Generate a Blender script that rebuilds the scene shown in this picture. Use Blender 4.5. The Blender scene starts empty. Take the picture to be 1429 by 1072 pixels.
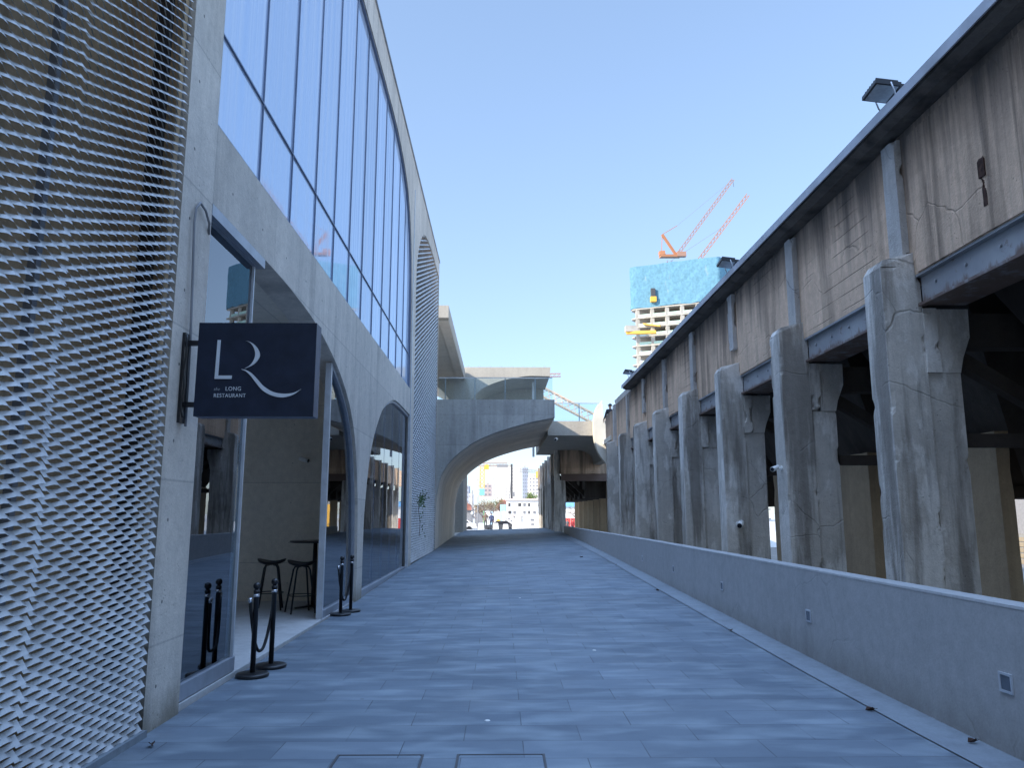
import bpy, bmesh, math, random
from mathutils import Vector, Matrix, noise
R = math.radians
random.seed(7)
sc = bpy.context.scene
COL = sc.collection

# ------------------------------------------------------------------ helpers
def smooth_pts(pts, n=6):
    P = [Vector(p) for p in pts]
    out = []
    for i in range(len(P) - 1):
        p0 = P[i - 1] if i > 0 else P[i] * 2 - P[i + 1]
        p1, p2 = P[i], P[i + 1]
        p3 = P[i + 2] if i + 2 < len(P) else P[i + 1] * 2 - P[i]
        for k in range(n):
            t = k / n
            out.append(tuple(0.5 * ((2 * p1) + (p2 - p0) * t + (2 * p0 - 5 * p1 + 4 * p2 - p3) * t * t + (3 * p1 - p0 - 3 * p2 + p3) * t ** 3)))
    out.append(tuple(P[-1]))
    return out

class MB:
    """collects shapes in world coordinates"""
    def __init__(s): s.bm = bmesh.new()
    def poly(s, pts, mi=0):
        f = s.bm.faces.new([s.bm.verts.new(p) for p in pts]); f.material_index = mi; return f
    def box(s, x0, x1, y0, y1, z0, z1, mi=0):
        v = [s.bm.verts.new((x, y, z)) for x in (x0, x1) for y in (y0, y1) for z in (z0, z1)]
        for q in ((0, 1, 3, 2), (4, 6, 7, 5), (0, 4, 5, 1), (2, 3, 7, 6), (0, 2, 6, 4), (1, 5, 7, 3)):
            f = s.bm.faces.new([v[i] for i in q]); f.material_index = mi
        return s
    def hexa(s, bot, top, mi=0):
        n = len(bot)
        a = [s.bm.verts.new(p) for p in bot]; b = [s.bm.verts.new(p) for p in top]
        fs = [s.bm.faces.new(a[::-1]), s.bm.faces.new(b)]
        for i in range(n):
            fs.append(s.bm.faces.new((a[i], a[(i + 1) % n], b[(i + 1) % n], b[i])))
        for f in fs: f.material_index = mi
        return s
    def prism(s, pts, axis, lo, hi, mi=0):
        """pts 2-D polygon; axis 'x': pts=(y,z); 'y': pts=(x,z); 'z': pts=(x,y)"""
        def p3(p, t):
            return {'x': (t, p[0], p[1]), 'y': (p[0], t, p[1]), 'z': (p[0], p[1], t)}[axis]
        return s.hexa([p3(p, lo) for p in pts], [p3(p, hi) for p in pts], mi)
    def tube(s, pts, r, seg=8, mi=0, cap=True):
        pts = [Vector(p) for p in pts]
        rs = r if isinstance(r, (list, tuple)) else [r] * len(pts)
        rings = []
        prev = None
        for i, p in enumerate(pts):
            t = (pts[min(i + 1, len(pts) - 1)] - pts[max(i - 1, 0)]).normalized()
            if prev is None:
                a = Vector((0, 0, 1)) if abs(t.z) < 0.9 else Vector((1, 0, 0))
                u = t.cross(a).normalized()
            else:
                u = (prev - t * prev.dot(t)).normalized()
            prev = u
            w = t.cross(u)
            rings.append([s.bm.verts.new(p + (u * math.cos(2 * math.pi * k / seg) + w * math.sin(2 * math.pi * k / seg)) * rs[i]) for k in range(seg)])
        for a, b in zip(rings, rings[1:]):
            for k in range(seg):
                f = s.bm.faces.new((a[k], a[(k + 1) % seg], b[(k + 1) % seg], b[k])); f.material_index = mi; f.smooth = seg > 5
        if cap:
            s.bm.faces.new(rings[0][::-1]).material_index = mi
            s.bm.faces.new(rings[-1]).material_index = mi
        return s
    def lathe(s, prof, c, seg=24, mi=0):
        """prof list of (r,z) about vertical axis through c"""
        rings = []
        for r, z in prof:
            rings.append([s.bm.verts.new((c[0] + max(r, 1e-4) * math.cos(2 * math.pi * k / seg), c[1] + max(r, 1e-4) * math.sin(2 * math.pi * k / seg), c[2] + z)) for k in range(seg)])
        for a, b in zip(rings, rings[1:]):
            for k in range(seg):
                f = s.bm.faces.new((a[k], a[(k + 1) % seg], b[(k + 1) % seg], b[k])); f.smooth = True; f.material_index = mi
        s.bm.faces.new(rings[0][::-1]); s.bm.faces.new(rings[-1])
        return s
    def beam(s, a, b, w, h=None, mi=0):
        a, b = Vector(a), Vector(b); h = h or w
        t = (b - a).normalized(); up = Vector((0, 0, 1)) if abs(t.z) < 0.95 else Vector((0, 1, 0))
        u = t.cross(up).normalized(); v = u.cross(t)
        o = [(u * sx * w / 2 + v * sz * h / 2) for sx, sz in ((-1, -1), (1, -1), (1, 1), (-1, 1))]
        return s.hexa([a + k for k in o], [b + k for k in o], mi)
    def rough(s, x0, x1, y0, y1, z0, z1, step=.12, amp=.012, seed=0, chip=.03, mi=0):
        """a concrete block with uneven faces and chipped arrises"""
        b = bmesh.new()
        nx, ny, nz = [max(1, round((q - p) / step)) for p, q in ((x0, x1), (y0, y1), (z0, z1))]
        V = {}
        def vt(i, j, k):
            key = (i, j, k)
            if key not in V:
                p = Vector((x0 + (x1 - x0) * i / nx, y0 + (y1 - y0) * j / ny, z0 + (z1 - z0) * k / nz))
                q = p * 2.3 + Vector((seed * 3.1, seed * 1.7, seed))
                d = noise.noise_vector(q * 1.5) * amp * .5 + noise.noise_vector(q * 7) * amp * .5
                e = (i in (0, nx)) + (j in (0, ny)) + (k in (0, nz))
                if e >= 2:
                    c = Vector(((x0 + x1) / 2, (y0 + y1) / 2, (z0 + z1) / 2)) - p
                    m = min(1, max(0, noise.noise(Vector((p.x * 5, p.y * 5, p.z * 3)) + Vector((seed, 0, 0))) - .3) * 6) * chip * (1 + 1.2 * noise.noise(p * 27))
                    d += Vector([math.copysign(m, c[a]) if (i, j, k)[a] in (0, (nx, ny, nz)[a]) else 0 for a in range(3)])
                V[key] = s.bm.verts.new(p + d)
            return V[key]
        def face(q):
            f = s.bm.faces.new([vt(*k) for k in q]); f.material_index = mi
        for i in range(nx):
            for j in range(ny):
                face(((i, j, 0), (i, j + 1, 0), (i + 1, j + 1, 0), (i + 1, j, 0)))
                face(((i, j, nz), (i + 1, j, nz), (i + 1, j + 1, nz), (i, j + 1, nz)))
        for i in range(nx):
            for k in range(nz):
                face(((i, 0, k), (i + 1, 0, k), (i + 1, 0, k + 1), (i, 0, k + 1)))
                face(((i, ny, k), (i, ny, k + 1), (i + 1, ny, k + 1), (i + 1, ny, k)))
        for j in range(ny):
            for k in range(nz):
                face(((0, j, k), (0, j, k + 1), (0, j + 1, k + 1), (0, j + 1, k)))
                face(((nx, j, k), (nx, j + 1, k), (nx, j + 1, k + 1), (nx, j, k + 1)))
        b.free()
        return s
    def build(s, name, mat, parent=None, loc=None, smooth=False):
        bmesh.ops.recalc_face_normals(s.bm, faces=s.bm.faces)
        me = bpy.data.meshes.new(name)
        org = Vector(parent_loc(parent)) if parent else Vector(loc or (0, 0, 0))
        s.bm.transform(Matrix.Translation(-org))
        s.bm.to_mesh(me); s.bm.free()
        for m in (mat if isinstance(mat, (list, tuple)) else [mat]): me.materials.append(m)
        if smooth:
            for p in me.polygons: p.use_smooth = True
        o = bpy.data.objects.new(name, me); COL.objects.link(o)
        if parent: o.parent = parent
        else: o.location = org
        return o

def parent_loc(o):
    v = Vector(o.location)
    while o.parent: o = o.parent; v = v + o.location
    return v
def tag(o, label=None, cat=None, group=None, kind=None):
    if label: o['label'] = label
    if cat: o['category'] = cat
    if group: o['group'] = group
    if kind: o['kind'] = kind
    return o
def thing(name, loc, label, cat, group=None):
    o = bpy.data.objects.new(name, None); COL.objects.link(o); o.location = loc
    o.empty_display_size = .2
    return tag(o, label, cat, group)
def copy_tree(o, parent=None):
    c = o.copy(); COL.objects.link(c); c.parent = parent
    for ch in list(o.children): copy_tree(ch, c)
    return c
def plate(name, outer, holes, axis, lo, hi, mat, parent=None, loc=None):
    """flat 2-D outline with holes, thickened between lo and hi along axis"""
    cu = bpy.data.curves.new('tmp', 'CURVE'); cu.dimensions = '2D'; cu.fill_mode = 'BOTH'
    cu.extrude = abs(hi - lo) / 2
    for pts in [outer] + list(holes):
        sp = cu.splines.new('POLY'); sp.points.add(len(pts) - 1)
        for q, p in zip(sp.points, pts): q.co = (p[0], p[1], 0, 1)
        sp.use_cyclic_u = True
    ob = bpy.data.objects.new('tmp', cu); COL.objects.link(ob)
    me = bpy.data.meshes.new_from_object(ob.evaluated_get(bpy.context.evaluated_depsgraph_get()))
    bpy.data.objects.remove(ob); bpy.data.curves.remove(cu)
    return place(name, me, axis, (lo + hi) / 2, mat, parent, loc)
def place(name, me, axis, t, mat, parent, loc):
    org = Vector(parent_loc(parent)) if parent else Vector(loc or (0, 0, 0))
    for v in me.vertices:
        a, b, c = v.co
        v.co = Vector({'x': (t + c, a, b), 'y': (a, t - c, b), 'z': (a, b, t + c)}[axis]) - org
    me.materials.clear()
    for m in (mat if isinstance(mat, (list, tuple)) else [mat]): me.materials.append(m)
    me.name = name
    o = bpy.data.objects.new(name, me); COL.objects.link(o)
    if parent: o.parent = parent
    else: o.location = org
    return o
def text(name, s, x, y, z, size, mat, parent, shear=0, sx=1.0, ext=.004, space=1.0, align='LEFT'):
    cu = bpy.data.curves.new('tmp', 'FONT'); cu.body = s; cu.size = size; cu.extrude = ext; cu.shear = shear
    cu.space_character = space; cu.align_x = align
    ob = bpy.data.objects.new('tmp', cu); COL.objects.link(ob)
    me = bpy.data.meshes.new_from_object(ob.evaluated_get(bpy.context.evaluated_depsgraph_get()))
    bpy.data.objects.remove(ob); bpy.data.curves.remove(cu)
    for v in me.vertices: v.co.x = v.co.x * sx + x; v.co.y += z
    return place(name, me, 'y', y, mat, parent, None)

# ------------------------------------------------------------------ materials
class NT:
    def __init__(s, name):
        s.m = bpy.data.materials.new(name); s.m.use_nodes = True
        s.t = s.m.node_tree; s.t.nodes.clear()
        s.out = s.n('ShaderNodeOutputMaterial')
    def n(s, typ, **kw):
        nd = s.t.nodes.new(typ)
        for k, v in kw.items():
            if k.startswith('_'): setattr(nd, k[1:], v)
        for k, v in kw.items():
            if not k.startswith('_'):
                key = k.replace('__', ' ')
                if key.startswith('i') and key[1:].isdigit(): key = int(key[1:])
                inp = nd.inputs[key]
                if isinstance(v, bpy.types.NodeSocket): s.t.links.new(v, inp)
                else: inp.default_value = v
        return nd
    def pos(s): return s.n('ShaderNodeNewGeometry').outputs['Position']
    def scale(s, v, sx, sy, sz, off=(0, 0, 0)):
        return s.n('ShaderNodeMapping', Vector=v, Scale=(sx, sy, sz), Location=off).outputs[0]
    def noise(s, v, sc_, det=4, rough=.55, dist=0):
        return s.n('ShaderNodeTexNoise', Vector=v, Scale=sc_, Detail=det, Roughness=rough, Distortion=dist).outputs[0]
    def mr(s, f, a, b, c=0., d=1.):
        return s.n('ShaderNodeMapRange', _clamp=True, i0=f, i1=a, i2=b, i3=c, i4=d).outputs[0]
    def math(s, op, a, b=0., c=0.):
        return s.n('ShaderNodeMath', _operation=op, i0=a, i1=b, i2=c).outputs[0]
    def mix(s, f, a, b, mode='MIX'):
        nd = s.t.nodes.new('ShaderNodeMix'); nd.data_type = 'RGBA'; nd.blend_type = mode
        for i, v in ((0, f), (6, a), (7, b)):
            if isinstance(v, bpy.types.NodeSocket): s.t.links.new(v, nd.inputs[i])
            else: nd.inputs[i].default_value = v if i == 0 or len(v) == 4 else (*v, 1)
        return nd.outputs[2]
    def bsdf(s, col, rough=.7, metal=0., spec=.5, bump=None, bs=.3, bd=.01, **kw):
        b = s.n('ShaderNodeBsdfPrincipled', Roughness=rough, Metallic=metal, **kw)
        b.inputs['Specular IOR Level'].default_value = spec
        if isinstance(col, bpy.types.NodeSocket): s.t.links.new(col, b.inputs['Base Color'])
        else: b.inputs['Base Color'].default_value = (*col, 1)
        if bump is not None:
            bn = s.n('ShaderNodeBump', Height=bump, Strength=bs, Distance=bd)
            s.t.links.new(bn.outputs[0], b.inputs['Normal'])
        s.t.links.new(b.outputs[0], s.out.inputs[0])
        return b

def plain(name, col, rough=.6, metal=0., spec=.5, var=.12, sc_=6.):
    t = NT(name); p = t.pos()
    f = t.mr(t.noise(p, sc_, 5), .3, .7, 1 - var, 1 + var)
    c = t.mix(1., (*col, 1), t.n('ShaderNodeCombineColor', i0=f, i1=f, i2=f).outputs[0], 'MULTIPLY')
    t.bsdf(c, rough, metal, spec)
    return t.m

def concrete(name, c1, c2, stain=(.05, .05, .05), stain_amt=.35, stain_lo=.5, streak=.35, pores=.25, light_amt=0., light=(.5, .5, .5),
             ties=None, boards=None, rough=.85, bs=.35, sc_=.55, cracks=0., base=0., bays=False, sharp=False, grime=None):
    t = NT(name); p = t.pos()
    big = t.mr(t.noise(p, sc_, 7, .62, .3), .32, .68)
    col = t.mix(big, c1, c2)
    if light_amt:
        lm = t.mr(t.noise(t.scale(p, 1.3, 1.3, .55, (5, 9, 2)), 1., 7, .68, .1), .5, .54 if sharp else .62)
        col = t.mix(t.math('MULTIPLY', lm, light_amt), col, light)
    st = t.mr(t.noise(t.scale(p, 2.4, 2.4, .22), 1., 6, .6, .2), stain_lo, stain_lo + (.09 if sharp else .22))
    col = t.mix(t.math('MULTIPLY', st, stain_amt), col, stain)
    sk = t.mr(t.noise(t.scale(p, 9, 9, .35, (3, 1, 0)), 1., 4, .6), .35, .75)
    col = t.mix(t.math('MULTIPLY', sk, streak), col, t.mix(.5, c1, stain))
    fine = t.noise(p, 45, 5, .7)
    med = t.noise(p, 9, 5, .65)
    f = t.mr(t.math('ADD', fine, med), .7, 1.3, .86, 1.12)
    col = t.mix(1., col, t.n('ShaderNodeCombineColor', i0=f, i1=f, i2=f).outputs[0], 'MULTIPLY')
    h = t.math('ADD', fine, t.math('MULTIPLY', med, 2.))
    if pores:
        vo = t.n('ShaderNodeTexVoronoi', Vector=p, Scale=14., Randomness=1.).outputs['Distance']
        pm = t.math('MULTIPLY', t.mr(vo, .1, .16, 1., 0.), t.mr(t.noise(p, 3.), .5, .6))
        col = t.mix(t.math('MULTIPLY', pm, pores), col, stain)
        h = t.math('SUBTRACT', h, t.math('MULTIPLY', pm, 1.5))
    sx = t.n('ShaderNodeSeparateXYZ', Vector=p)
    if ties:
        # formwork tie holes and panel joints, axis pair and spacing
        ax, u, v, rad = ties
        a = sx.outputs[ax]; z = sx.outputs[2]
        fu = t.math('SUBTRACT', t.math('FRACT', t.math('DIVIDE', a, u)), .5)
        fv = t.math('SUBTRACT', t.math('FRACT', t.math('DIVIDE', z, v)), .5)
        du = t.math('MULTIPLY', fu, u); dv = t.math('MULTIPLY', fv, v)
        d = t.math('SQRT', t.math('ADD', t.math('MULTIPLY', du, du), t.math('MULTIPLY', dv, dv)))
        hole = t.mr(d, rad * .7, rad, 1., 0.)
        col = t.mix(t.math('MULTIPLY', hole, .75), col, (.04, .04, .045))
        h = t.math('SUBTRACT', h, t.math('MULTIPLY', hole, 4.))
        ju = t.math('ABSOLUTE', t.math('SUBTRACT', t.math('FRACT', t.math('DIVIDE', a, u * 2)), .5))
        jv = t.math('ABSOLUTE', t.math('SUBTRACT', t.math('FRACT', t.math('DIVIDE', z, v * 2)), .5))
        jl = t.math('MAXIMUM', t.mr(t.math('MULTIPLY', ju, u * 2), .004, .012, 1., 0.), t.mr(t.math('MULTIPLY', jv, v * 2), .004, .012, 1., 0.))
        col = t.mix(t.math('MULTIPLY', jl, .28), col, (.08, .08, .08))
        # each shuttering panel has its own tone
        wn = t.n('ShaderNodeTexWhiteNoise', _noise_dimensions='2D', Vector=t.n('ShaderNodeCombineXYZ', i0=t.math('FLOOR', t.math('DIVIDE', t.math('ADD', a, u), u * 2)), i1=t.math('FLOOR', t.math('DIVIDE', t.math('ADD', z, v), v * 2))).outputs[0]).outputs[0]
        g = t.mr(wn, 0, 1, .93, 1.06)
        col = t.mix(1., col, t.n('ShaderNodeCombineColor', i0=g, i1=g, i2=g).outputs[0], 'MULTIPLY')
    if boards:
        ax, w, amt = boards
        a = t.math('DIVIDE', sx.outputs[ax], w)
        wn = t.n('ShaderNodeTexWhiteNoise', _noise_dimensions='1D', W=t.math('FLOOR', a)).outputs[0]
        g = t.mr(wn, 0, 1, 1 - amt, 1 + amt)
        col = t.mix(1., col, t.n('ShaderNodeCombineColor', i0=g, i1=g, i2=g).outputs[0], 'MULTIPLY')
        e = t.mr(t.math('ABSOLUTE', t.math('SUBTRACT', t.math('FRACT', a), .5)), .46, .5)
        brk = t.mr(t.noise(t.scale(p, 1.1, .5, .5), 1.5, 3), .5, .6)
        if bays:
            bay = t.n('ShaderNodeTexWhiteNoise', _noise_dimensions='1D', W=t.math('FLOOR', t.math('DIVIDE', t.math('SUBTRACT', sx.outputs[1], 2.1), 3.33))).outputs[0]
            brk = t.math('MULTIPLY', brk, t.mr(bay, .45, .55))
            vs = t.math('MULTIPLY', t.mr(bay, .55, .45), t.mr(t.noise(t.scale(p, 2, 3.2, .12, (0, 3, 2)), 1., 5, .7), .48, .62))
            col = t.mix(t.math('MULTIPLY', vs, .62), col, stain)
        col = t.mix(t.math('MULTIPLY', t.math('MULTIPLY', e, brk), .7), col, stain)
        h = t.math('SUBTRACT', h, t.math('MULTIPLY', t.math('MULTIPLY', e, brk), 4.))
    if cracks:
        vc = t.n('ShaderNodeTexVoronoi', _feature='DISTANCE_TO_EDGE', Vector=t.mix(.12, p, t.n('ShaderNodeTexNoise', Vector=p, Scale=4.).outputs[1]), Scale=1.1).outputs['Distance']
        cm = t.math('MULTIPLY', t.mr(vc, .004, .012, 1., 0.), t.mr(t.noise(p, .8), .5, .58))
        col = t.mix(t.math('MULTIPLY', cm, cracks), col, (.03, .028, .025))
        h = t.math('SUBTRACT', h, t.math('MULTIPLY', cm, 3.))
    if base:
        bz = t.mr(t.math('ADD', sx.outputs[2], t.math('MULTIPLY', t.noise(t.scale(p, 3, 3, .8), 1., 5, .7), .45)), .22, .55, 1., 0.)
        col = t.mix(t.math('MULTIPLY', bz, base), col, (.11, .095, .06))
    if grime:
        # dirt washed down from a ledge at height z0, fading over dz
        z0, dz, amt, gc = grime
        gz = t.mr(t.math('ADD', sx.outputs[2], t.math('MULTIPLY', t.math('SUBTRACT', t.noise(t.scale(p, 3, 2.2, .15), 1., 5, .7), .5), dz * 2.6)), z0 - dz, z0)
        col = t.mix(t.math('MULTIPLY', gz, amt), col, gc)
    t.bsdf(col, rough, 0., .3, h, bs, .012)
    return t.m

M = {}
M['museum'] = concrete('fair_faced_concrete', (.70, .625, .54), (.585, .53, .465), (.17, .16, .15), .45, .5, .35, .25, ties=(1, .95, .62, .016), base=.7)
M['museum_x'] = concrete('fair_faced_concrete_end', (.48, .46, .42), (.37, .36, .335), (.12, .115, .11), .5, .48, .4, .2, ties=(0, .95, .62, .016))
M['soffit'] = concrete('boarded_soffit', (.78, .68, .56), (.64, .55, .45), (.28, .21, .16), .25, .5, .1, .1, boards=(1, .42, .10), sc_=.6)
M['pale'] = concrete('pale_concrete', (.44, .41, .355), (.38, .355, .31), (.25, .23, .2), .3, .5, .2, .1)
M['room'] = concrete('interior_concrete', (.82, .74, .63), (.74, .67, .57), (.45, .40, .34), .25, .55, .1, .1, ties=(0, 1.1, .72, .01))
M['pier'] = concrete('weathered_pier_concrete', (.66, .61, .54), (.46, .425, .375), (.11, .092, .074), .72, .50, .45, .35, .5, (.88, .84, .78), sharp=True, cracks=.14, bs=.5)
M['oldwall'] = concrete('old_tan_concrete', (.82, .585, .41), (.60, .425, .295), (.085, .062, .045), .65, .50, .4, .4, boards=(2, .21, .06), bays=True, cracks=.05, bs=.6, grime=(6.15, 1.1, .85, (.07, .062, .055)))
M['pilaster'] = concrete('chipped_pilaster_concrete', (.52, .49, .45), (.40, .37, .34), (.1, .09, .08), .6, .52, .35, .5, .4, (.62, .61, .59), cracks=.25, bs=.8)
M['dark_old'] = concrete('dark_old_concrete', (.09, .075, .06), (.05, .04, .035), (.03, .02, .015), .6, .45, .4, .2)  # dark concrete, also the stand-in for shade in the glazed bay
M['eave'] = concrete('dark_eave_concrete', (.17, .145, .12), (.10, .09, .08), (.035, .03, .027), .8, .46, .5, .3)  # underside shade put into the colour, along with brownish stains
M['rear'] = concrete('rear_pillar_concrete', (.48, .36, .23), (.38, .285, .185), (.13, .1, .07), .5, .5, .3, .2)
M['plaster'] = concrete('grey_render', (.455, .45, .445), (.425, .42, .415), (.30, .30, .30), .35, .52, .12, 0., bs=.12, base=.35, cracks=.12)
M['coping'] = concrete('wall_coping', (.40, .40, .40), (.36, .36, .36), (.25, .25, .25), .3, .55, .1, 0., bs=.1)
M['brownwall'] = concrete('brown_rendered_wall', (.78, .57, .36), (.60, .44, .28), (.07, .05, .03), .7, .54, .35, .2)
M['meshmetal'] = plain('aluminium_mesh', (.49, .50, .51), .45, .0, .5, .18, 3.)
M['steel'] = plain('galvanised_steel', (.42, .44, .46), .45, .6)
M['frame'] = plain('grey_aluminium_frame', (.34, .36, .40), .4, .3)
M['lightframe'] = plain('pale_aluminium_frame', (.55, .57, .60), .4, .3)
M['mullion'] = plain('dark_seal', (.13, .17, .26), .5)
M['black'] = plain('black_powder_coat', (.012, .012, .014), .35)
M['rope'] = plain('black_rope', (.01, .01, .011), .8)
M['chrome'] = plain('chrome', (.8, .8, .82), .12, 1.)
M['signface'] = plain('navy_sign_board', (.013, .018, .034), .5, 0, .3, .25, 9.)
M['signside'] = plain('sign_return', (.10, .11, .15), .5)
M['letter'] = plain('silver_lettering', (.62, .64, .66), .4, .1, .5, .05)
M['letterdim'] = plain('dull_lettering', (.30, .32, .34), .5, .1, .5, .05)
M['lip'] = plain('zinc_eave', (.40, .42, .46), .5, .3, .5, .2, 2.)
M['white'] = plain('white_paint', (.78, .77, .74), .6)
M['offwhite'] = plain('cream_shell', (.66, .62, .53), .7, 0, .3, .08, 1.5)
M['blue_net'] = None
M['slab'] = plain('tower_slab', (.40, .38, .34), .8, 0, .3, .15, .3)
M['towerdark'] = plain('tower_interior', (.22, .21, .19), .9)
M['yellow'] = plain('crane_yellow', (.75, .42, .06), .55)
M['cranewhite'] = plain('crane_white', (.36, .20, .14), .55)
M['cranered'] = plain('crane_orange', (.45, .19, .09), .55)
M['red'] = plain('red_hoarding', (.62, .07, .06), .5)
M['bluepanel'] = plain('blue_panel', (.20, .45, .75), .5)
M['darkgrey'] = plain('dark_grey', (.06, .06, .065), .6)
M['midgrey'] = plain('mid_grey', (.22, .22, .23), .7)
M['brick'] = plain('brick_red_roof', (.30, .13, .10), .8, 0, .3, .3, .6)
M['bark'] = plain('bark', (.13, .09, .065), .9)
M['twig'] = plain('dry_foliage', (.30, .18, .12), .9, 0, .2, .35, 1.)
M['leaf'] = plain('green_leaf', (.05, .10, .03), .6, 0, .4, .35, 3.)
M['dryleaf'] = plain('dry_leaf', (.06, .03, .02), .8)
M['skin'] = plain('skin', (.50, .31, .22), .6)
M['hair'] = plain('black_hair', (.012, .01, .01), .6)
M['jacket'] = plain('dark_jacket', (.035, .035, .04), .85, 0, .3, .5, 14.)
M['trousers'] = plain('dark_trousers', (.03, .035, .05), .85)
M['brownjacket'] = plain('brown_coat', (.16, .11, .08), .85)
M['bluejacket'] = plain('navy_coat', (.04, .05, .11), .85)
M['redcoat'] = plain('red_coat', (.45, .05, .05), .85)
M['lens'] = plain('dark_lens', (.02, .02, .025), .15)
M['ledlens'] = plain('frosted_lens', (.34, .36, .36), .3, 0, .5, .25, 12.)
M['rust'] = plain('dark_rust', (.055, .03, .022), .9, 0, .2, .5, 20.)
M['darklens'] = plain('smoked_lens', (.12, .14, .17), .25)
M['stairs'] = concrete('stair_concrete', (.30, .25, .18), (.25, .21, .15), (.12, .1, .08), .3, .5, .2, .1)

def rusty_steel():
    t = NT('painted_steel_beam'); p = t.pos()
    z = t.n('ShaderNodeSeparateXYZ', Vector=p).outputs[2]
    f = t.math('ADD', z, t.math('MULTIPLY', t.math('SUBTRACT', t.noise(t.scale(p, 5, 5, 1.2), 1., 6, .7), .5), .45))
    rust = t.mr(f, 3.97, 4.06, 1., 0.)
    spots = t.mr(t.noise(p, 5, 6, .7), .6, .68)
    k = t.math('MAXIMUM', t.math('MULTIPLY', rust, .8), t.math('MULTIPLY', spots, .7))
    base = t.mix(t.mr(t.noise(p, 1.5), .35, .65), (.27, .275, .285), (.36, .365, .37))
    col = t.mix(k, base, t.mix(t.noise(p, 20), (.10, .04, .02), (.17, .09, .05)))
    t.bsdf(col, .6, .1, .4, t.noise(p, 30), .2)
    return t.m
M['beam'] = rusty_steel()

def paving(name):
    t = NT(name); p = t.pos()
    v = t.scale(p, 1, 1, 0, (.26, .14, 0))
    br = t.n('ShaderNodeTexBrick', _offset=.5, _offset_frequency=2, Vector=v, Color1=(0, 0, 0, 1), Color2=(1, 1, 1, 1), Mortar=(0, 0, 0, 1), Scale=1., Mortar__Size=.0035, Mortar__Smooth=.3, Bias=0., Brick__Width=.84, Row__Height=.4)
    cell = t.n('ShaderNodeSeparateColor', Color=br.outputs[0]).outputs[0]
    mort = br.outputs['Fac']
    tone = t.mix(cell, (.112, .143, .178), (.160, .196, .236))
    # paler smears along each slab
    sm = t.mr(t.noise(t.scale(p, 1.5, 3.9, 0, (4, 3, 0)), 1., 2, .5, .3), .45, .7)
    tone = t.mix(t.math('MULTIPLY', sm, .6), tone, (.275, .325, .36))
    dk = t.mr(t.noise(t.scale(p, 1.1, 2.6, 0, (11, 7, 0)), 1., 4, .6), .52, .7)
    tone = t.mix(t.math('MULTIPLY', dk, .45), tone, (.088, .112, .145))
    big = t.mr(t.noise(p, .35, 4), .3, .7, .9, 1.1)
    # edge dirt and old drips
    sxp = t.n('ShaderNodeSeparateXYZ', Vector=p).outputs[0]
    ed = t.math('MAXIMUM', t.mr(sxp, 2.75, 3.05), t.mr(sxp, -2.25, -2.6))
    ed = t.math('MULTIPLY', ed, t.mr(t.noise(p, 2.6, 6, .7), .42, .62))
    tone = t.mix(t.math('MULTIPLY', ed, .45), tone, (.07, .075, .085))
    sp2 = t.mr(t.noise(p, 7., 6, .75), .66, .72)
    tone = t.mix(t.math('MULTIPLY', sp2, .35), tone, (.08, .088, .11))
    fine = t.noise(p, 160, 4, .8)
    fm = t.mr(fine, .3, .7, .84, 1.16)
    f = t.math('MULTIPLY', big, fm)
    tone = t.mix(1., tone, t.n('ShaderNodeCombineColor', i0=f, i1=f, i2=f).outputs[0], 'MULTIPLY')
    mk = t.math('MULTIPLY', mort, t.mr(t.noise(p, 2.2, 3), .35, .6, .25, 1.))
    col = t.mix(t.math('MULTIPLY', mk, .85), tone, (.045, .047, .055))
    spot = t.n('ShaderNodeTexVoronoi', Vector=p, Scale=1.3).outputs['Distance']
    col = t.mix(t.math('MULTIPLY', t.mr(spot, .018, .028, 1., 0.), .5), col, (.08, .08, .09))
    h = t.math('SUBTRACT', t.math('MULTIPLY', fine, .25), mk)
    t.bsdf(col, t.mr(t.noise(p, 1.2, 4), .3, .7, .5, .72), 0., .4, h, .5, .004)
    return t.m
M['paving'] = paving('granite_slab_paving')
M['edging'] = concrete('granite_edging', (.235, .265, .29), (.20, .225, .25), (.12, .12, .14), .4, .5, .05, .2, bs=.2)
M['ground'] = concrete('ground_concrete', (.52, .49, .44), (.44, .41, .37), (.25, .23, .2), .4, .5, .05, 0., sc_=.05, bs=.2)
M['floor'] = concrete('terrace_floor', (.50, .495, .49), (.44, .435, .43), (.25, .25, .25), .3, .5, .0, .1, bs=.1)

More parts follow.
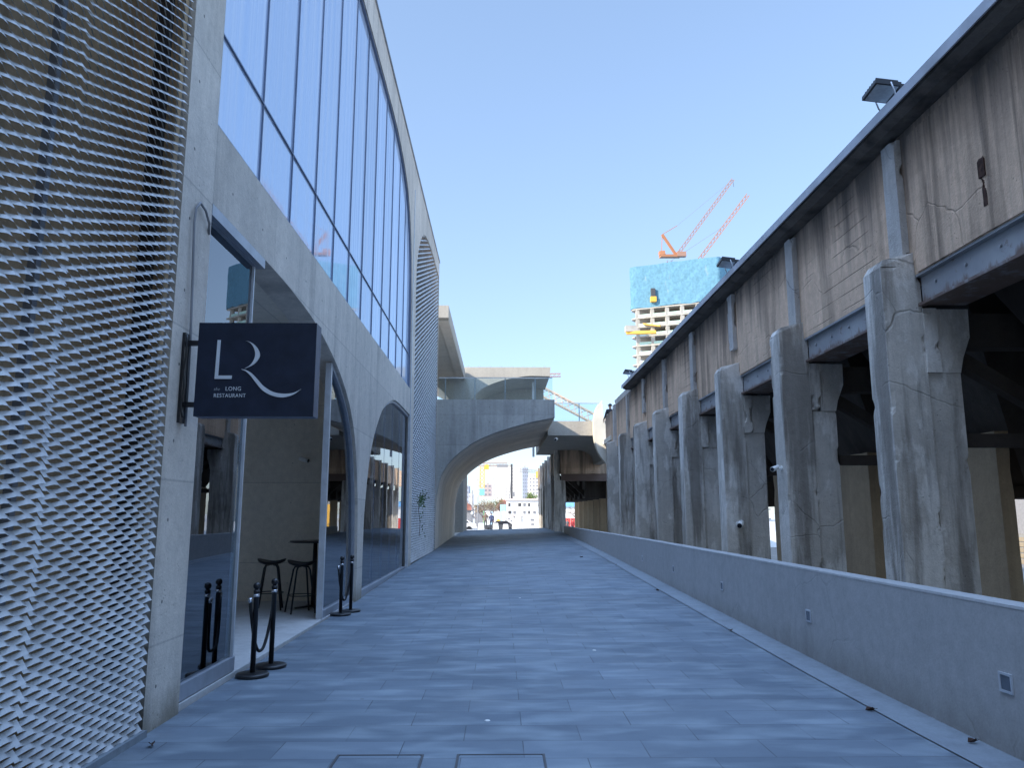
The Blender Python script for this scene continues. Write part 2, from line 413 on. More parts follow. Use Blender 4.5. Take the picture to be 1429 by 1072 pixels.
def glass(name, tint, ior, rough=.0):
    t = NT(name)
    tr = t.n('ShaderNodeBsdfTransparent', Color=(*tint, 1))
    gl = t.n('ShaderNodeBsdfGlossy', Color=(.92, .95, 1, 1), Roughness=rough)
    fr = t.n('ShaderNodeFresnel', IOR=ior)
    mx = t.n('ShaderNodeMixShader', i0=fr.outputs[0], i1=tr.outputs[0], i2=gl.outputs[0])
    t.t.links.new(mx.outputs[0], t.out.inputs[0])
    return t.m
M['glass'] = glass('shopfront_glass', (.62, .74, .74), 2.6)
M['clear'] = glass('railing_glass', (.86, .92, .94), 1.35)
def hall_glass():
    t = NT('hall_glazing'); p = t.pos()
    st = t.noise(t.scale(p, 6, 6, .12), 1., 5, .6)
    sy = t.n('ShaderNodeSeparateXYZ', Vector=p)
    wn = t.n('ShaderNodeTexWhiteNoise', _noise_dimensions='1D', W=t.math('FLOOR', t.math('DIVIDE', t.math('ADD', sy.outputs[1], .63), 1.24))).outputs[0]
    c = t.mix(t.mr(st, .35, .7), (.42, .52, .70), (.66, .71, .80))
    g = t.mr(wn, 0, 1, .85, 1.12)
    c = t.mix(1., c, t.n('ShaderNodeCombineColor', i0=g, i1=g, i2=g).outputs[0], 'MULTIPLY')
    df = t.n('ShaderNodeBsdfDiffuse', Color=c)
    gl = t.n('ShaderNodeBsdfGlossy', Color=(.76, .86, 1, 1), Roughness=t.mr(st, .4, .75, .015, .09))
    mx = t.n('ShaderNodeMixShader', i0=t.mr(st, .35, .75, .52, .30), i1=df.outputs[0], i2=gl.outputs[0])
    t.t.links.new(mx.outputs[0], t.out.inputs[0])
    return t.m
M['hallglass'] = hall_glass()
def net(name, c1, c2):
    t = NT(name); p = t.pos()
    v = t.mr(t.noise(t.scale(p, .3, .3, .06), 1., 6, .65), .35, .7)
    c = t.mix(v, c1, c2)
    g = t.mr(t.noise(t.scale(p, 1.2, 1.2, .9), 1., 3), .3, .7, .82, 1.12)
    c = t.mix(1., c, t.n('ShaderNodeCombineColor', i0=g, i1=g, i2=g).outputs[0], 'MULTIPLY')
    w = t.mr(t.noise(t.scale(p, .5, .5, .12, (3, 3, 1)), 1., 4), .66, .74)
    c = t.mix(t.math('MULTIPLY', w, .3), c, (.30, .34, .34))
    t.bsdf(c, .8, 0, .2, t.noise(p, 1.), .25, .2)
    return t.m
M['net'] = net('blue_safety_net', (.105, .235, .32), (.12, .255, .34))

# ------------------------------------------------------------------ ground profile
def lerp(t, xs, ys):
    if t <= xs[0]: return ys[0]
    for i in range(len(xs) - 1):
        if t <= xs[i + 1]: return ys[i] + (ys[i + 1] - ys[i]) * (t - xs[i]) / (xs[i + 1] - xs[i])
    return ys[-1]
def zf(x, y):
    l = lerp(y, [6, 15, 22.5, 31, 42, 56], [0, .04, .13, .17, .33, .42])
    r = lerp(y, [7, 10.7, 18.8, 25, 31, 43, 56], [0, .06, .21, .33, .42, .58, .60])
    k = min(1, max(0, (x + 2.6) / 6.0))
    return l + (r - l) * k
def zg(x, y):
    far = lerp(y, [56, 66, 80, 110], [.42, .15, 0, -1.2])
    if y > 56: return far
    if x > 3.55: return -.6 if y < 52 else lerp(y, [52, 56], [-.6, .4])
    return zf(max(x, -2.6), y) - .03
def grid(name, xs, ys, fz, mat, **kw):
    m = MB(); V = [[m.bm.verts.new((x, y, fz(x, y))) for x in xs] for y in ys]
    for j in range(len(ys) - 1):
        for i in range(len(xs) - 1):
            m.bm.faces.new((V[j][i], V[j][i + 1], V[j + 1][i + 1], V[j + 1][i]))
    o = m.build(name, mat); tag(o, **kw); return o
grid('ground', [-3000, -600, -150, -40, -12, -2.7, 0, 3.50, 3.56, 6, 10, 20, 40, 150, 600, 3000],
     [-3000, -300, -60, -20, 0, 5, 10, 15, 20, 25, 31, 36, 42, 48, 52, 56, 60, 66, 73, 80, 95, 110, 200, 600, 3200], zg, M['ground'], kind='structure')
PY = [-8, 0, 6, 8, 10.7, 13, 15, 18.8, 22.5, 25, 28, 31, 34, 38, 42, 43, 48, 52, 56]
grid('path', [-2.62, -1, 1, 3.06], PY, lambda x, y: zf(x, y), M['paving'], kind='structure')
grid('drain_edging', [3.075, 3.2, 3.42], PY, lambda x, y: zf(x, y) + .001, M['edging'], kind='structure')
grid('yard', [3.66, 12, 30, 60], [-20, 0, 20, 40, 51.9], lambda x, y: -.594, concrete('darkened_yard', (.20, .18, .155), (.15, .135, .12), (.07, .065, .06), .4, .5, .05, 0.), kind='structure')  # dark sheet added to tone down bright ground between the piers
o = grid('path_groove', [3.05, 3.085], PY, lambda x, y: zf(x, y) - .012, M['darkgrey'], kind='structure')

# ------------------------------------------------------------------ museum, left
XF = -2.6
mus = thing('museum_building', (XF, 14, 0), 'tall grey concrete museum with curved glass front and arched windows, left of the path', 'building')
arch1 = smooth_pts([(8.2, 4.36), (9.24, 4.34), (10.56, 4.24), (11.78, 4.0), (12.65, 3.72), (13.33, 3.36), (13.82, 2.88), (14.1, 2.3), (14.27, 1.7), (14.38, .8), (14.39, -.2)], 4)
arch2 = smooth_pts([(14.95, -.2), (14.95, 1.2), (15.05, 1.8), (15.34, 2.53), (15.84, 3.15), (16.79, 3.80), (17.6, 4.1), (18.52, 4.30), (19.6, 4.38), (22.0, 4.38)], 4)
meshtop = smooth_pts([(22.9, 8.2), (22.95, 9.07), (23.5, 9.95), (24.64, 10.75), (26, 11.12), (27.6, 11.3), (29.2, 11.34)], 4)
MT = meshtop + [(31.15, 11.34)]
upper = smooth_pts([(6.64, 11.16), (12, 11.16), (17.0, 11.16), (18.8, 11.02), (20.0, 10.72), (20.75, 10.3), (21.3, 9.62), (21.65, 8.8), (21.85, 7.7), (21.95, 6.5), (21.98, 5.12)], 4)
outer = [(6.0, -.2), (6.64, -.2), (6.64, 4.36)] + arch1 + arch2 + [(22.0, -.2), (22.9, -.2)] + MT + [(31.15, -.2), (31.3, -.2), (31.3, 12.0), (6.0, 12.0)]
plate('concrete_front', outer, [[(6.64, 5.12)] + upper], 'x', XF - .35, XF, M['museum'], mus)
# thin roof edge strip
MB().box(XF - .36, XF + .03, 5.98, 31.33, 12.003, 12.05).build('roof_edge', M['frame'], mus)
# body of the building behind the front (rooms below an added light well)
m = MB()
m.box(-6.2, XF - .352, 6.0, 22.5, 11.7, 11.98); m.box(-12, -9.2, 6.0, 22.5, 11.7, 11.98); m.box(-12, XF - .352, 22.5, 31.28, 9.2, 9.4)            # roof slab, its unseen well and low far end shaped to let light in
m.box(-12, -9.2, 6.02, 22.5, -.1, 11.69); m.box(-12, -9.2, 22.51, 31.28, -.1, 9.19)               # back mass
m.box(-9.19, XF - .352, 22.55, 22.95, -.1, 11.69)        # cross wall at screen
m.box(-9.19, XF - .352, 31.0, 31.28, -.1, 9.19)
m.build('inner_structure', M['museum_x'], mus)
MB().box(-6.2, XF - .352, 6.02, 22.5, 4.42, 5.06).build('first_floor', M['room'], mus)
MB().box(-9.19, -9.1, 6.45, 14.4, .05, 11.6).build('inner_wall', M['room'], mus)
MB().box(-9.19, XF - .352, 14.42, 14.8, -.1, 4.41).build('inner_wall', M['room'], mus)
MB().box(-9.19, XF - .352, 6.02, 6.4, -.1, 4.41).build('inner_wall', M['room'], mus)
MB().box(-9.19, XF - .04, 6.64, 22.0, -.1, .05).build('terrace_floor', M['floor'], mus)
# backing behind the far mesh and dark lining of the upper hall
MB().box(-3.9, -3.7, 22.96, 30.98, -.1, 11.9).build('screen_backing', M['brownwall'], mus)
# hall glazing : panes with tiny individual tilt, under the curve
def top_at(y, curve):
    for (a, za), (b, zb) in zip(curve, curve[1:]):
        if a <= y <= b and b > a: return za + (zb - za) * (y - a) / (b - a)
    return curve[-1][1]
gy = [6.60] + [8.05 + 1.24 * k for k in range(12)] + [22.05]
m = MB()
for a, b in zip(gy, gy[1:]):
    a_, b_ = a + .007, b - .007
    for lo, hi in ((5.06, 6.112), (6.130, None)):
        j = [random.uniform(-.0015, .0015) for _ in range(3)]
        n = 8
        if hi: tops = [hi] * (n + 1)
        else:
            tops = [max(lo + .02, min(11.25, top_at(min(a_ + (b_ - a_) * i / n, 21.975), upper) + .06)) for i in range(n + 1)]
        x0 = XF - .07
        pts = [(x0 + j[0], a_, lo), (x0 + j[1], b_, lo)] + [(x0 + j[2] * (tops[n - i] - lo) / 3, b_ + (a_ - b_) * i / n, tops[n - i]) for i in range(n + 1)]
        m.bm.faces.new([m.bm.verts.new(p) for p in pts])
glz = m.build('hall_glazing', M['hallglass'], mus)
MB().box(XF - .13, XF - .085, 6.5, 22.1, 5.0, 11.3).build('hall_blind', M['mullion'], mus)
for y in gy[1:-1]:
    MB().box(XF - .08, XF - .052, y - .008, y + .008, 5.121, max(5.4, top_at(min(y, 21.9), upper) + .02)).build('mullion', M['mullion'], mus)
MB().box(XF - .082, XF - .05, 6.641, 21.97, 6.113, 6.129).build('transom', M['mullion'], mus)
m = MB()
cur = [(6.665, 5.14), (6.665, 11.135)] + [(y - .02, z - .025) for y, z in upper[1:-1]] + [(21.955, 5.14), (6.665, 5.14)]
for (a, za), (b, zb) in zip(cur, cur[1:]): m.beam((XF - .05, a, za), (XF - .05, b, zb), .05, .04)
m.build('window_frame', M['mullion'], mus)

# ground-floor glazing
def arch_frame(pts, inset, w, d, x):
    mm = MB()
    for (a, za), (b, zb) in zip(pts, pts[1:]): mm.beam((x, a, za), (x, b, zb), d, w)
    return mm
def zt1(y): return top_at(y, arch1)
# bay 1, fixed pane beside the column
w1 = arch_frame([(6.70, .14), (6.70, 4.30), (8.10, 4.30)], 0, .12, .09, XF - .10)
w1.box(XF - .145, XF - .055, 6.76, 8.12, .06, .19); wf1 = w1.build('window_frame', M['frame'], mus)
MB().box(XF - .105, XF - .095, 6.76, 8.085, .19, 4.24).build('window_pane', M['glass'], wf1)
MB().box(XF - .12, XF - .07, 8.09, 8.118, .191, 4.24).build('window_post', M['lightframe'], mus)
MB().box(XF - .16, XF + .004, 6.641, 8.21, 4.25, 4.355).build('window_head', M['frame'], mus)
# bay 1, right-hand pane with curved head
MB().box(XF - .14, XF - .05, 11.93, 12.0, .05, 3.93).build('window_post', M['lightframe'], mus)
c1 = [p for p in arch1 if p[0] > 12.02 and p[1] > .15]
fr = arch_frame([(y - .035, z - .04) for y, z in c1] + [(14.34, .1)], 0, .07, .1, XF - .10)
fr.box(XF - .145, XF - .055, 12.001, 14.33, .051, .16); wf2 = fr.build('window_frame', M['frame'], mus)
n = [(12.0, .16)] + [(14.33, .16)] + [(y - .05, z - .05) for y, z in reversed(c1)] + [(12.0, 3.85)]
plate('window_pane', n, [], 'x', XF - .108, XF - .1, M['glass'], wf2)
# bay 2
c2 = [p for p in arch2 if p[1] > .15]
fr = arch_frame([(15.0, .1)] + [(y + .03, z - .035) for y, z in c2], 0, .06, .1, XF - .09)
fr.box(XF - .14, XF - .04, 15.03, 21.98, .051, .16); wf3 = fr.build('window_frame', M['frame'], mus)
plate('window_pane', [(15.03, .16)] + [(y + .05, z - .05) for y, z in c2] + [(21.97, .16)], [], 'x', XF - .098, XF - .09, M['glass'], wf3)
for y in (16.6, 17.9, 19.2, 20.5): MB().box(XF - .101, XF - .087, y - .009, y + .009, .161, zt if (zt := top_at(y, arch2) - .06) else 1).build('pane_joint', M['mullion'], wf3)
MB().box(XF - .05, XF + .02, 21.985, 22.06, .05, 11.2).build('corner_trim', M['lightframe'], mus)
# interior backs of the glazed bay with its shade put into a dark colour
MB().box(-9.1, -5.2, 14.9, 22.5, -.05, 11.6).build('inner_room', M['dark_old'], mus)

# expanded metal screens
def emesh(name, y0, y1, z0, z1, L, S, h, d, X, parent, top=None, mat='meshmetal'):
    bm = bmesh.new()
    ph = [(0, 1), (.2, 1), (.5, -1), (.7, -1)]
    ns = int((z1 - z0) / (S / 2))
    A = S / 4 - h / 2
    gap = A if A > 0 else S * .09
    A = S * .092
    ys = []
    k = 0
    while True:
        done = False
        for p, sg in ph:
            y = y0 + (k + p) * L
            if y > y1: done = True; break
            ys.append((y, sg))
        if done: break
        k += 1
    for r in range(ns):
        zc = z0 + r * S / 2
        sgn = 1 if r % 2 == 0 else -1
        prev = None
        for y, sg in ys:
            z = zc + sgn * sg * A
            if top and z > top(y): prev = None; continue
            jit = noise.noise((y * 2.2, z * 1.6, 1.)) * .009 + noise.noise((0, r * 7.3, y * .7)) * .004
            xc = X + sgn * sg * d / 2 + jit       # strands weave in and out so that the bonds lie in one plane
            a = bm.verts.new((xc + d / 2, y, z - h / 2)); c = bm.verts.new((xc - d / 2, y, z + h / 2))
            if prev: bm.faces.new((prev[0], a, c, prev[1]))
            prev = (a, c)
    mm = MB(); mm.bm.free(); mm.bm = bm
    return mm.build(name, M[mat], parent)
XM = -2.60
emesh('mesh_screen', 22.95, 31.2, .2, 11.36, .42, .15, .0478, .033, XF - .035, mus, lambda y: top_at(min(y, 31.1), MT))
MB().box(XF - .3, XF - .02, 22.88, 22.94, .1, 8.9).build('screen_trim', M['lightframe'], mus)

ann = thing('annexe_building', (-3.3, 0, 0), 'near block with brown wall behind pale expanded metal mesh screens, at the left edge', 'building')
m = MB(); m.box(-14, -3.05, -14, 5.97, -.1, 12.0); m.build('wall', M['brownwall'], ann)
MB().box(-3.049, -2.72, -14, 5.97, 8.02, 12.0).build('upper_wall', M['museum'], ann)
MB().box(-3.045, -2.66, 5.90, 5.994, -.1, 8.0).build('reveal', M['brownwall'], ann)
MB().box(-2.74, -2.66, 5.62, 5.74, -.1, 8.0).build('gap_shade_strip', M['dark_old'], ann)  # dark strip standing in for the shaded gap beside the column
for (ya, yb, xo) in ((4.44, 5.985, 0), (2.56, 4.42, .05), (.7, 2.6, 0), (-1.2, .72, .04)):
    emesh('mesh_screen', ya, yb, .06, 8.0, .21, .076, .0243, .0165, XM + xo, ann)
for y in (4.36, 2.5, .66, -1.2):
    MB().box(-2.74, -2.69, y - .025, y + .025, .02, 8.0).build('screen_post', M['midgrey'], ann)
m = MB(); m.box(-2.64, -2.56, -1.2, 5.99, -.02, .05); m.build('base_strip', M['edging'], ann)

blocker = thing('sky_blocker', (0, -14, 0), 'concrete wing added out of view behind the viewpoint to block low sky', 'building')
m = MB(); m.box(-14, 14, -20, -12, 5.2, 12.0); m.box(-14, -3.2, -20, -12, -.1, 5.19); m.box(4.4, 14, -20, -12, -.6, 5.19)  # unseen mass, added only to hold off low sky from behind
m.build('wall', M['museum_x'], blocker)
# pipe on the column
m = MB()
m.tube([(XF + .03, 6.31, 2.3), (XF + .03, 6.29, 3.0), (XF + .03, 6.25, 3.5), (XF + .03, 6.2, 4.0), (XF + .03, 6.22, 4.14), (XF + .03, 6.30, 4.22), (XF + .03, 6.42, 4.2), (XF + .03, 6.52, 4.12), (XF - .0, 6.6, 4.05)], .011, 8)
m.build('conduit', M['midgrey'], mus)

# ------------------------------------------------------------------ hanging sign
sg = thing('hanging_sign', (-2.58, 6.2, 2.3), 'square dark navy projecting sign with silver lettering, bracketed to the concrete column', 'sign')
SX0, SX1, SZ0, SZ1, SY = -2.45, -1.50, 2.365, 3.13, 6.16
MB().box(SX0, SX1, SY, SY + .16, SZ0, SZ1).build('sign_box', M['signside'], sg)
sface = MB().box(SX0 - .001, SX1 + .001, SY - .006, SY - .001, SZ0 - .001, SZ1 + .001).build('sign_face', M['signface'], sg)
m = MB(); m.box(-2.598, -2.575, 6.2, 6.3, 2.32, 3.06)
for z in (2.47, 2.98): m.box(-2.574, SX0 - .002, 6.23, 6.27, z - .02, z + .02)
m.tube(smooth_pts([(-2.56, 6.19, 3.04), (-2.55, 6.18, 2.9), (-2.565, 6.19, 2.75), (-2.55, 6.18, 2.6), (-2.565, 6.19, 2.45), (-2.55, 6.2, 2.36)], 4), .009, 6)
m.build('bracket', M['black'], sg)
# lettering, drawn in sign units measured from its face (u,v in zoom units)
def sg_pt(u, v):
    # undo the slight slant the picture gives the panel
    fv = (v - 67) / (770 - 67)
    x0 = 168 - 38 * fv; x1 = 1035 - 22 * fv
    return (SX0 + (u - x0) / (x1 - x0) * (SX1 - SX0), SZ1 - fv * (SZ1 - SZ0))
m_l = [(305, 200), (327, 200), (311, 468), (412, 468), (410, 493), (285, 493)]
plate('letter', [sg_pt(*p) for p in m_l], [], 'y', SY - .014, SY - .0065, M['letter'], sface)
ob_ = smooth_pts([(512, 203), (560, 222), (600, 262), (618, 312), (602, 352), (566, 388), (505, 416)], 5)
ib_ = smooth_pts([(505, 416), (545, 390), (572, 352), (583, 310), (576, 268), (555, 230), (525, 207)], 5)
plate('letter', [sg_pt(*p) for p in ob_ + ib_[1:-1]], [], 'y', SY - .014, SY - .0065, M['letter'], sface)
ul = smooth_pts([(480, 418), (520, 428), (560, 452), (610, 505), (650, 548), (720, 590), (800, 603), (870, 595), (925, 568)], 4)
ll = smooth_pts([(925, 568), (865, 610), (790, 630), (710, 617), (640, 578), (590, 520), (550, 468), (515, 436), (480, 420)], 4)
plate('letter', [sg_pt(*p) for p in ul + ll[1:-1]], [], 'y', SY - .014, SY - .0065, M['letter'], sface)
a = sg_pt(278, 580); text('lettering', 'the', a[0], SY - .009, a[1], .036, M['letterdim'], sface, .35, .9, .002, 1.15)
a = sg_pt(364, 580); text('lettering', 'LONG', a[0], SY - .009, a[1], .046, M['letter'], sface, 0, .92, .002, 1.12)
a = sg_pt(278, 630); text('lettering', 'RESTAURANT', a[0], SY - .009, a[1], .044, M['letter'], sface, 0, .84, .002, 1.16)

# ------------------------------------------------------------------ rope barriers
def stanchion(x, y, label):
    z = zf(x, y)
    t = thing('barrier_post', (x, y, z), label, 'barrier post', 'black rope barrier posts outside the restaurant')
    MB().lathe([(.001, 0), (.155, 0), (.16, .008), (.16, .028), (.15, .036), (.03, .042), (.001, .042)], (x, y, z), 32).build('base', M['black'], t)
    pl = MB().lathe([(.026, .042), (.026, .80), (.03, .802), (.03, .83), (.022, .832), (.018, .845)], (x, y, z), 20)
    pl = pl.build('pole', M['black'], t)
    MB().lathe([(.027, .765), (.0315, .768), (.0315, .79), (.027, .793)], (x, y, z), 20).build('collar', M['chrome'], pl)
    MB().lathe([(.001, .838)] + [(.036 * math.cos(a), .872 + .036 * math.sin(a)) for a in [R(d) for d in range(-70, 90, 20)]] + [(.001, .908)], (x, y, z), 20).build('finial', M['black'], pl)
    return t
def rope(p, q, dip, label):
    p, q = Vector(p), Vector(q); mid = (p + q) / 2
    t = thing('barrier_rope', (mid.x, mid.y, mid.z), label, 'rope', 'black ropes hanging between the barrier posts')
    pts = []
    for k in range(25):
        s = k / 24; u = 2 * s - 1
        b = p.lerp(q, s); b.z -= dip * (1 - abs(u) ** 3.2); b.x += .02 * math.sin(s * 6)
        pts.append(b)
    MB().tube(pts, .016, 10).build('cord', M['rope'], t)
    for e, d in ((pts[0], pts[1]), (pts[-1], pts[-2])):
        d = (d - e).normalized()
        MB().tube([e + d * .0, e + d * .05], .02, 10).build('hook', M['chrome'], t)
SP = [(-2.45, 8.05), (-2.40, 8.50), (-2.50, 12.55), (-2.42, 12.95)]
for (x, y), l in zip(SP, ('nearest black barrier post with a ball top, beside the fixed glass pane', 'black barrier post just behind the nearest one, in the restaurant opening',
                          'left-hand black barrier post of the far pair, beside its looping rope', 'farthest black barrier post, closest to the arched window pillar')):
    stanchion(x, y, l)
for a, b, l in ((0, 1, 'black rope drooping between the two nearest barrier posts'), (2, 3, 'black rope drooping between the two far barrier posts')):
    (xa, ya), (xb, yb) = SP[a], SP[b]
    rope((xa - .05, ya - .04, zf(xa, ya) + .76), (xb - .0, yb + .05, zf(xb, yb) + .76), .55, l)

# ------------------------------------------------------------------ bar stools and table
def stool(x, y, rz, label):
    z = .05
    t = thing('bar_stool', (x, y, z), label, 'bar stool', 'black bar stools in the restaurant opening')
    m = MB(); seg, rings = 28, []
    prof = [(0, .0), (.09, .002), (.17, .015), (.21, .037), (.215, .022), (.20, -.008), (.13, -.035), (.0, -.035)]
    for r, dz in prof:
        rings.append([m.bm.verts.new((x + max(r, .001) * 1.08 * math.cos(2 * math.pi * k / seg), y + max(r, .001) * .92 * math.sin(2 * math.pi * k / seg), z + .76 + dz + .02 * math.cos(4 * math.pi * k / seg) * (r / .19) ** 2)) for k in range(seg)])
    for a, b in zip(rings, rings[1:]):
        for k in range(seg):
            f = m.bm.faces.new((a[k], a[(k + 1) % seg], b[(k + 1) % seg], b[k])); f.smooth = True
    m.build('seat', M['black'], t)
    for k in range(4):
        a = rz + math.pi / 4 + k * math.pi / 2
        c, s_ = math.cos(a), math.sin(a)
        MB().tube([(x + .05 * c, y + .05 * s_, z + .715), (x + .12 * c, y + .12 * s_, z + .71), (x + .15 * c, y + .15 * s_, z + .66), (x + .27 * c, y + .27 * s_, z)], .015, 8).build('leg', M['black'], t)
    m = MB()
    m.tube([(x + .21 * math.cos(2 * math.pi * k / 24), y + .21 * math.sin(2 * math.pi * k / 24), z + .27) for k in range(25)], .008, 6, cap=False)
    m.build('foot_ring', M['black'], t)
stool(-3.78, 13.15, .2, 'black round bar stool standing free on the left, away from the table')
stool(-3.18, 12.75, .5, 'black round bar stool tucked in front of the tall table')
t = thing('bar_table', (-3.12, 13.35, .05), 'tall black round bar table behind the stools in the restaurant opening', 'table')
MB().lathe([(.001, 1.075), (.41, 1.07), (.42, 1.075), (.42, 1.095), (.41, 1.1), (.001, 1.1)], (-3.12, 13.35, .05), 40).build('tabletop', M['black'], t)
MB().lathe([(.04, .03), (.035, 1.07)], (-3.12, 13.35, .05), 16).build('column', M['black'], t)
m = MB()
for k in range(4):
    a = .5 + k * math.pi / 2
    m.beam((-3.12, 13.35, .09), (-3.12 + .3 * math.cos(a), 13.35 + .3 * math.sin(a), .065), .06, .025)
m.build('foot', M['black'], t)

# ------------------------------------------------------------------ cctv cameras
def cctv(x, y, z, d, label, s=1.0, mount=(0, 1)):
    """bullet camera; d = horizontal look direction; mount = direction to the wall"""
    t = thing('security_camera', (x, y, z), label, 'security camera', 'white security cameras')
    d = Vector((d[0], d[1], -.25)).normalized(); mo = Vector((mount[0], mount[1], 0))
    c = Vector((x, y, z)) - mo * .16 * s
    MB().tube([Vector((x, y, z)) - mo * .0, Vector((x, y, z)) - mo * .03 * s], .05 * s, 16).build('wall_plate', M['white'], t)
    MB().tube([Vector((x, y, z)) - mo * .03 * s, c + Vector((0, 0, -.02 * s))], .018 * s, 10).build('arm', M['white'], t)
    hs = MB().tube([c - d * .12 * s, c + d * .13 * s], [.05 * s, .055 * s], 16).build('housing', M['white'], t)
    MB().tube([c + d * .131 * s, c + d * .14 * s], .045 * s, 16).build('lens', M['lens'], hs)
cctv(-3.62, 14.42, 2.58, (.95, -.3), 'small white security camera on the bare concrete wall inside the restaurant opening', .75)

# ------------------------------------------------------------------ low wall with recessed lights
lw = thing('low_wall', (3.5, 20, 0), 'long low grey rendered parapet wall along the right side of the path', 'wall')
m = MB(); ys = [-6, 5, 10, 18, 25, 31, 37, 42.7]
tops = [lerp(y, [-6, 18, 42.7], [.985, .985, .92]) for y in ys]
for a, b, za, zb in zip(ys, ys[1:], tops, tops[1:]):
    m.hexa([(3.42, a, -.65), (3.62, a, -.65), (3.62, b, -.65), (3.42, b, -.65)], [(3.42, a, za - .012), (3.62, a, za - .012), (3.62, b, zb - .012), (3.42, b, zb - .012)])
bmesh.ops.remove_doubles(m.bm, verts=m.bm.verts, dist=.0005)
m.build('wall_body', M['plaster'], lw)
m = MB()
for a, b, za, zb in zip(ys, ys[1:], tops, tops[1:]):
    m.hexa([(3.417, a, za - .011), (3.623, a, za - .011), (3.623, b, zb - .011), (3.417, b, zb - .011)], [(3.422, a, za + .008), (3.618, a, za + .008), (3.618, b, zb + .008), (3.422, b, zb + .008)])
m.build('coping', M['coping'], lw)
WL = ['recessed square step light nearest the camera, low in the grey parapet wall', 'second nearest recessed step light in the grey parapet wall',
      'third nearest recessed step light in the grey parapet wall', 'fourth nearest recessed step light in the grey parapet wall', 'fifth nearest recessed step light, tiny in the grey parapet wall']
for k, l in enumerate(WL):
    y = 5.44 + 3.4 * k; z = .47 + zf(3.4, y) * .3
    t = thing('step_light', (3.42, y, z), l, 'wall light', 'recessed step lights in the parapet wall')
    m = MB()
    for a in (-1, 1):
        m.box(3.408, 3.4195, y + a * .062 - .008, y + a * .062 + .008, z - .065, z + .065)
        m.box(3.408, 3.4195, y - .0535, y + .0535, z + a * .057 - .008, z + a * .057 + .008)
    m.build('frame', M['lightframe'], t)
    MB().box(3.4135, 3.4193, y - .053, y + .053, z - .0485, z + .0485).build('lens', M['darklens'], t)

# ------------------------------------------------------------------ warehouse, right
wh = thing('warehouse', (6.5, 18, -.6), 'weathered concrete coal warehouse on heavy piers along the right side', 'building')
PYS = [8.58 + 3.33 * k for k in range(-1, 8)]
def pier(y, k, parent, X=4.4, zt=4.55, base=-.6, n1='pillar'):
    s = 2.7 * k + X
    m = MB()
    m.rough(X, X + .45, y, y + .43, base, zt - .12, .05, .0008, s, .013)
    p = m.build(n1, M['pier'], parent)
    m = MB()   # weathered sloping head
    m.hexa([(X + .004, y + .004, zt - .118), (X + .46, y + .004, zt - .118), (X + .46, y + .426, zt - .118), (X + .004, y + .426, zt - .118)],
           [(X + .05, y + .03, zt - .03), (X + .45, y + .01, zt + .07), (X + .45, y + .42, zt + .07), (X + .05, y + .40, zt - .03)])
    m.build('pillar_head', M['pier'], p)
    m = MB(); m.rough(X + .452, X + .84, y + .03, y + .41, base, 3.18, .05, .0008, s + 1, .013)
    m.rough(X + .445, X + .60, y - .02, y + .39, 3.182, 3.93, .06, .006, s + 2, .04)
    m.build('shaft', M['pier'], p)
    m = MB()
    yy0, yy1 = y + .02, y + .42
    pr = [(X + .605, 3.182), (X + .84, 3.182), (X + .88, 3.35), (X + .98, 3.6), (X + .99, 3.93), (X + .605, 3.93)]
    m.prism(pr, 'y', yy0, yy1); m.build('corbel', M['pier'], p)
    return p
for k, y in enumerate(PYS): pier(y, k, wh)
for k, y in enumerate(PYS[:-1]):
    m = MB(); a, b = y + .44, y + 3.32
    m.box(4.86, 4.885, a, b, 3.99, 4.30)                       # web
    m.box(4.80, 4.884, a, b, 3.955, 3.988)                     # flanges
    m.box(4.80, 4.884, a, b, 4.302, 4.328)
    m.box(4.886, 5.35, a, b, 3.97, 4.02)
    for q in range(5):
        yy = a + .3 + q * (b - a - .6) / 4
        m.tube([(4.858, yy, 4.17), (4.838, yy, 4.17)], .018, 6)
    m.build('steel_beam', M['beam'], wh)
m = MB(); m.rough(4.8, 5.1, 1.5, 32.3, 4.332, 6.1, .3, .008, 3, .0)
# shuttering steps : each bay slightly offset
for k, y in enumerate(PYS):
    if k % 2 == 0: m.rough(4.782, 4.8, y + .5, y + 3.25, 4.34, 6.0, .25, .006, k, .0)
m.build('upper_wall', M['oldwall'], wh)
for k, y in enumerate(PYS):
    zt = 6.05 if k < 7 else 6.0
    z0 = 4.58 if k % 3 else 4.9
    m = MB(); m.rough(4.715, 4.80, y + .07, y + .37, z0, zt, .05, .004, k + 20, .035)
    m.build('pilaster', M['pilaster'], wh)
m = MB()
m.prism([(4.45, 6.165), (4.45, 6.285), (4.48, 6.30), (4.84, 6.30), (4.84, 6.285), (4.492, 6.283), (4.470, 6.165)], 'y', 1.5, 28.2)
m.build('eave_trim', M['lip'], wh)
m = MB(); m.prism([(4.50, 6.15), (4.50, 6.281), (5.2, 6.281), (5.2, 6.2), (5.11, 6.2), (5.11, 6.105), (4.62, 6.105)], 'y', 1.5, 28.18)
m.build('eave', M['eave'], wh)
m = MB(); m.rough(4.765, 4.80, 7.12, 7.22, 4.9, 5.12, .04, .006, 3, .02); m.rough(4.775, 4.80, 7.14, 7.20, 4.6, 4.9, .04, .006, 4, .02); m.build('rusty_stub', M['rust'], wh)
MB().rough(4.8, 5.1, 28.25, 32.3, 6.1, 6.32, .25, .02, 8, .03).build('wall_cap', M['pilaster'], wh)
MB().rough(4.70, 5.1, 31.9, 32.3, 4.56, 6.1, .15, .015, 9, .03).build('end_pier', M['pilaster'], wh)
m = MB(); m.box(5.11, 9.99, 1.5, 33.0, 6.0, 6.2); m.box(9.6, 9.99, 1.5, 33.0, 2.45, 5.99); m.build('deck', M['dark_old'], wh)
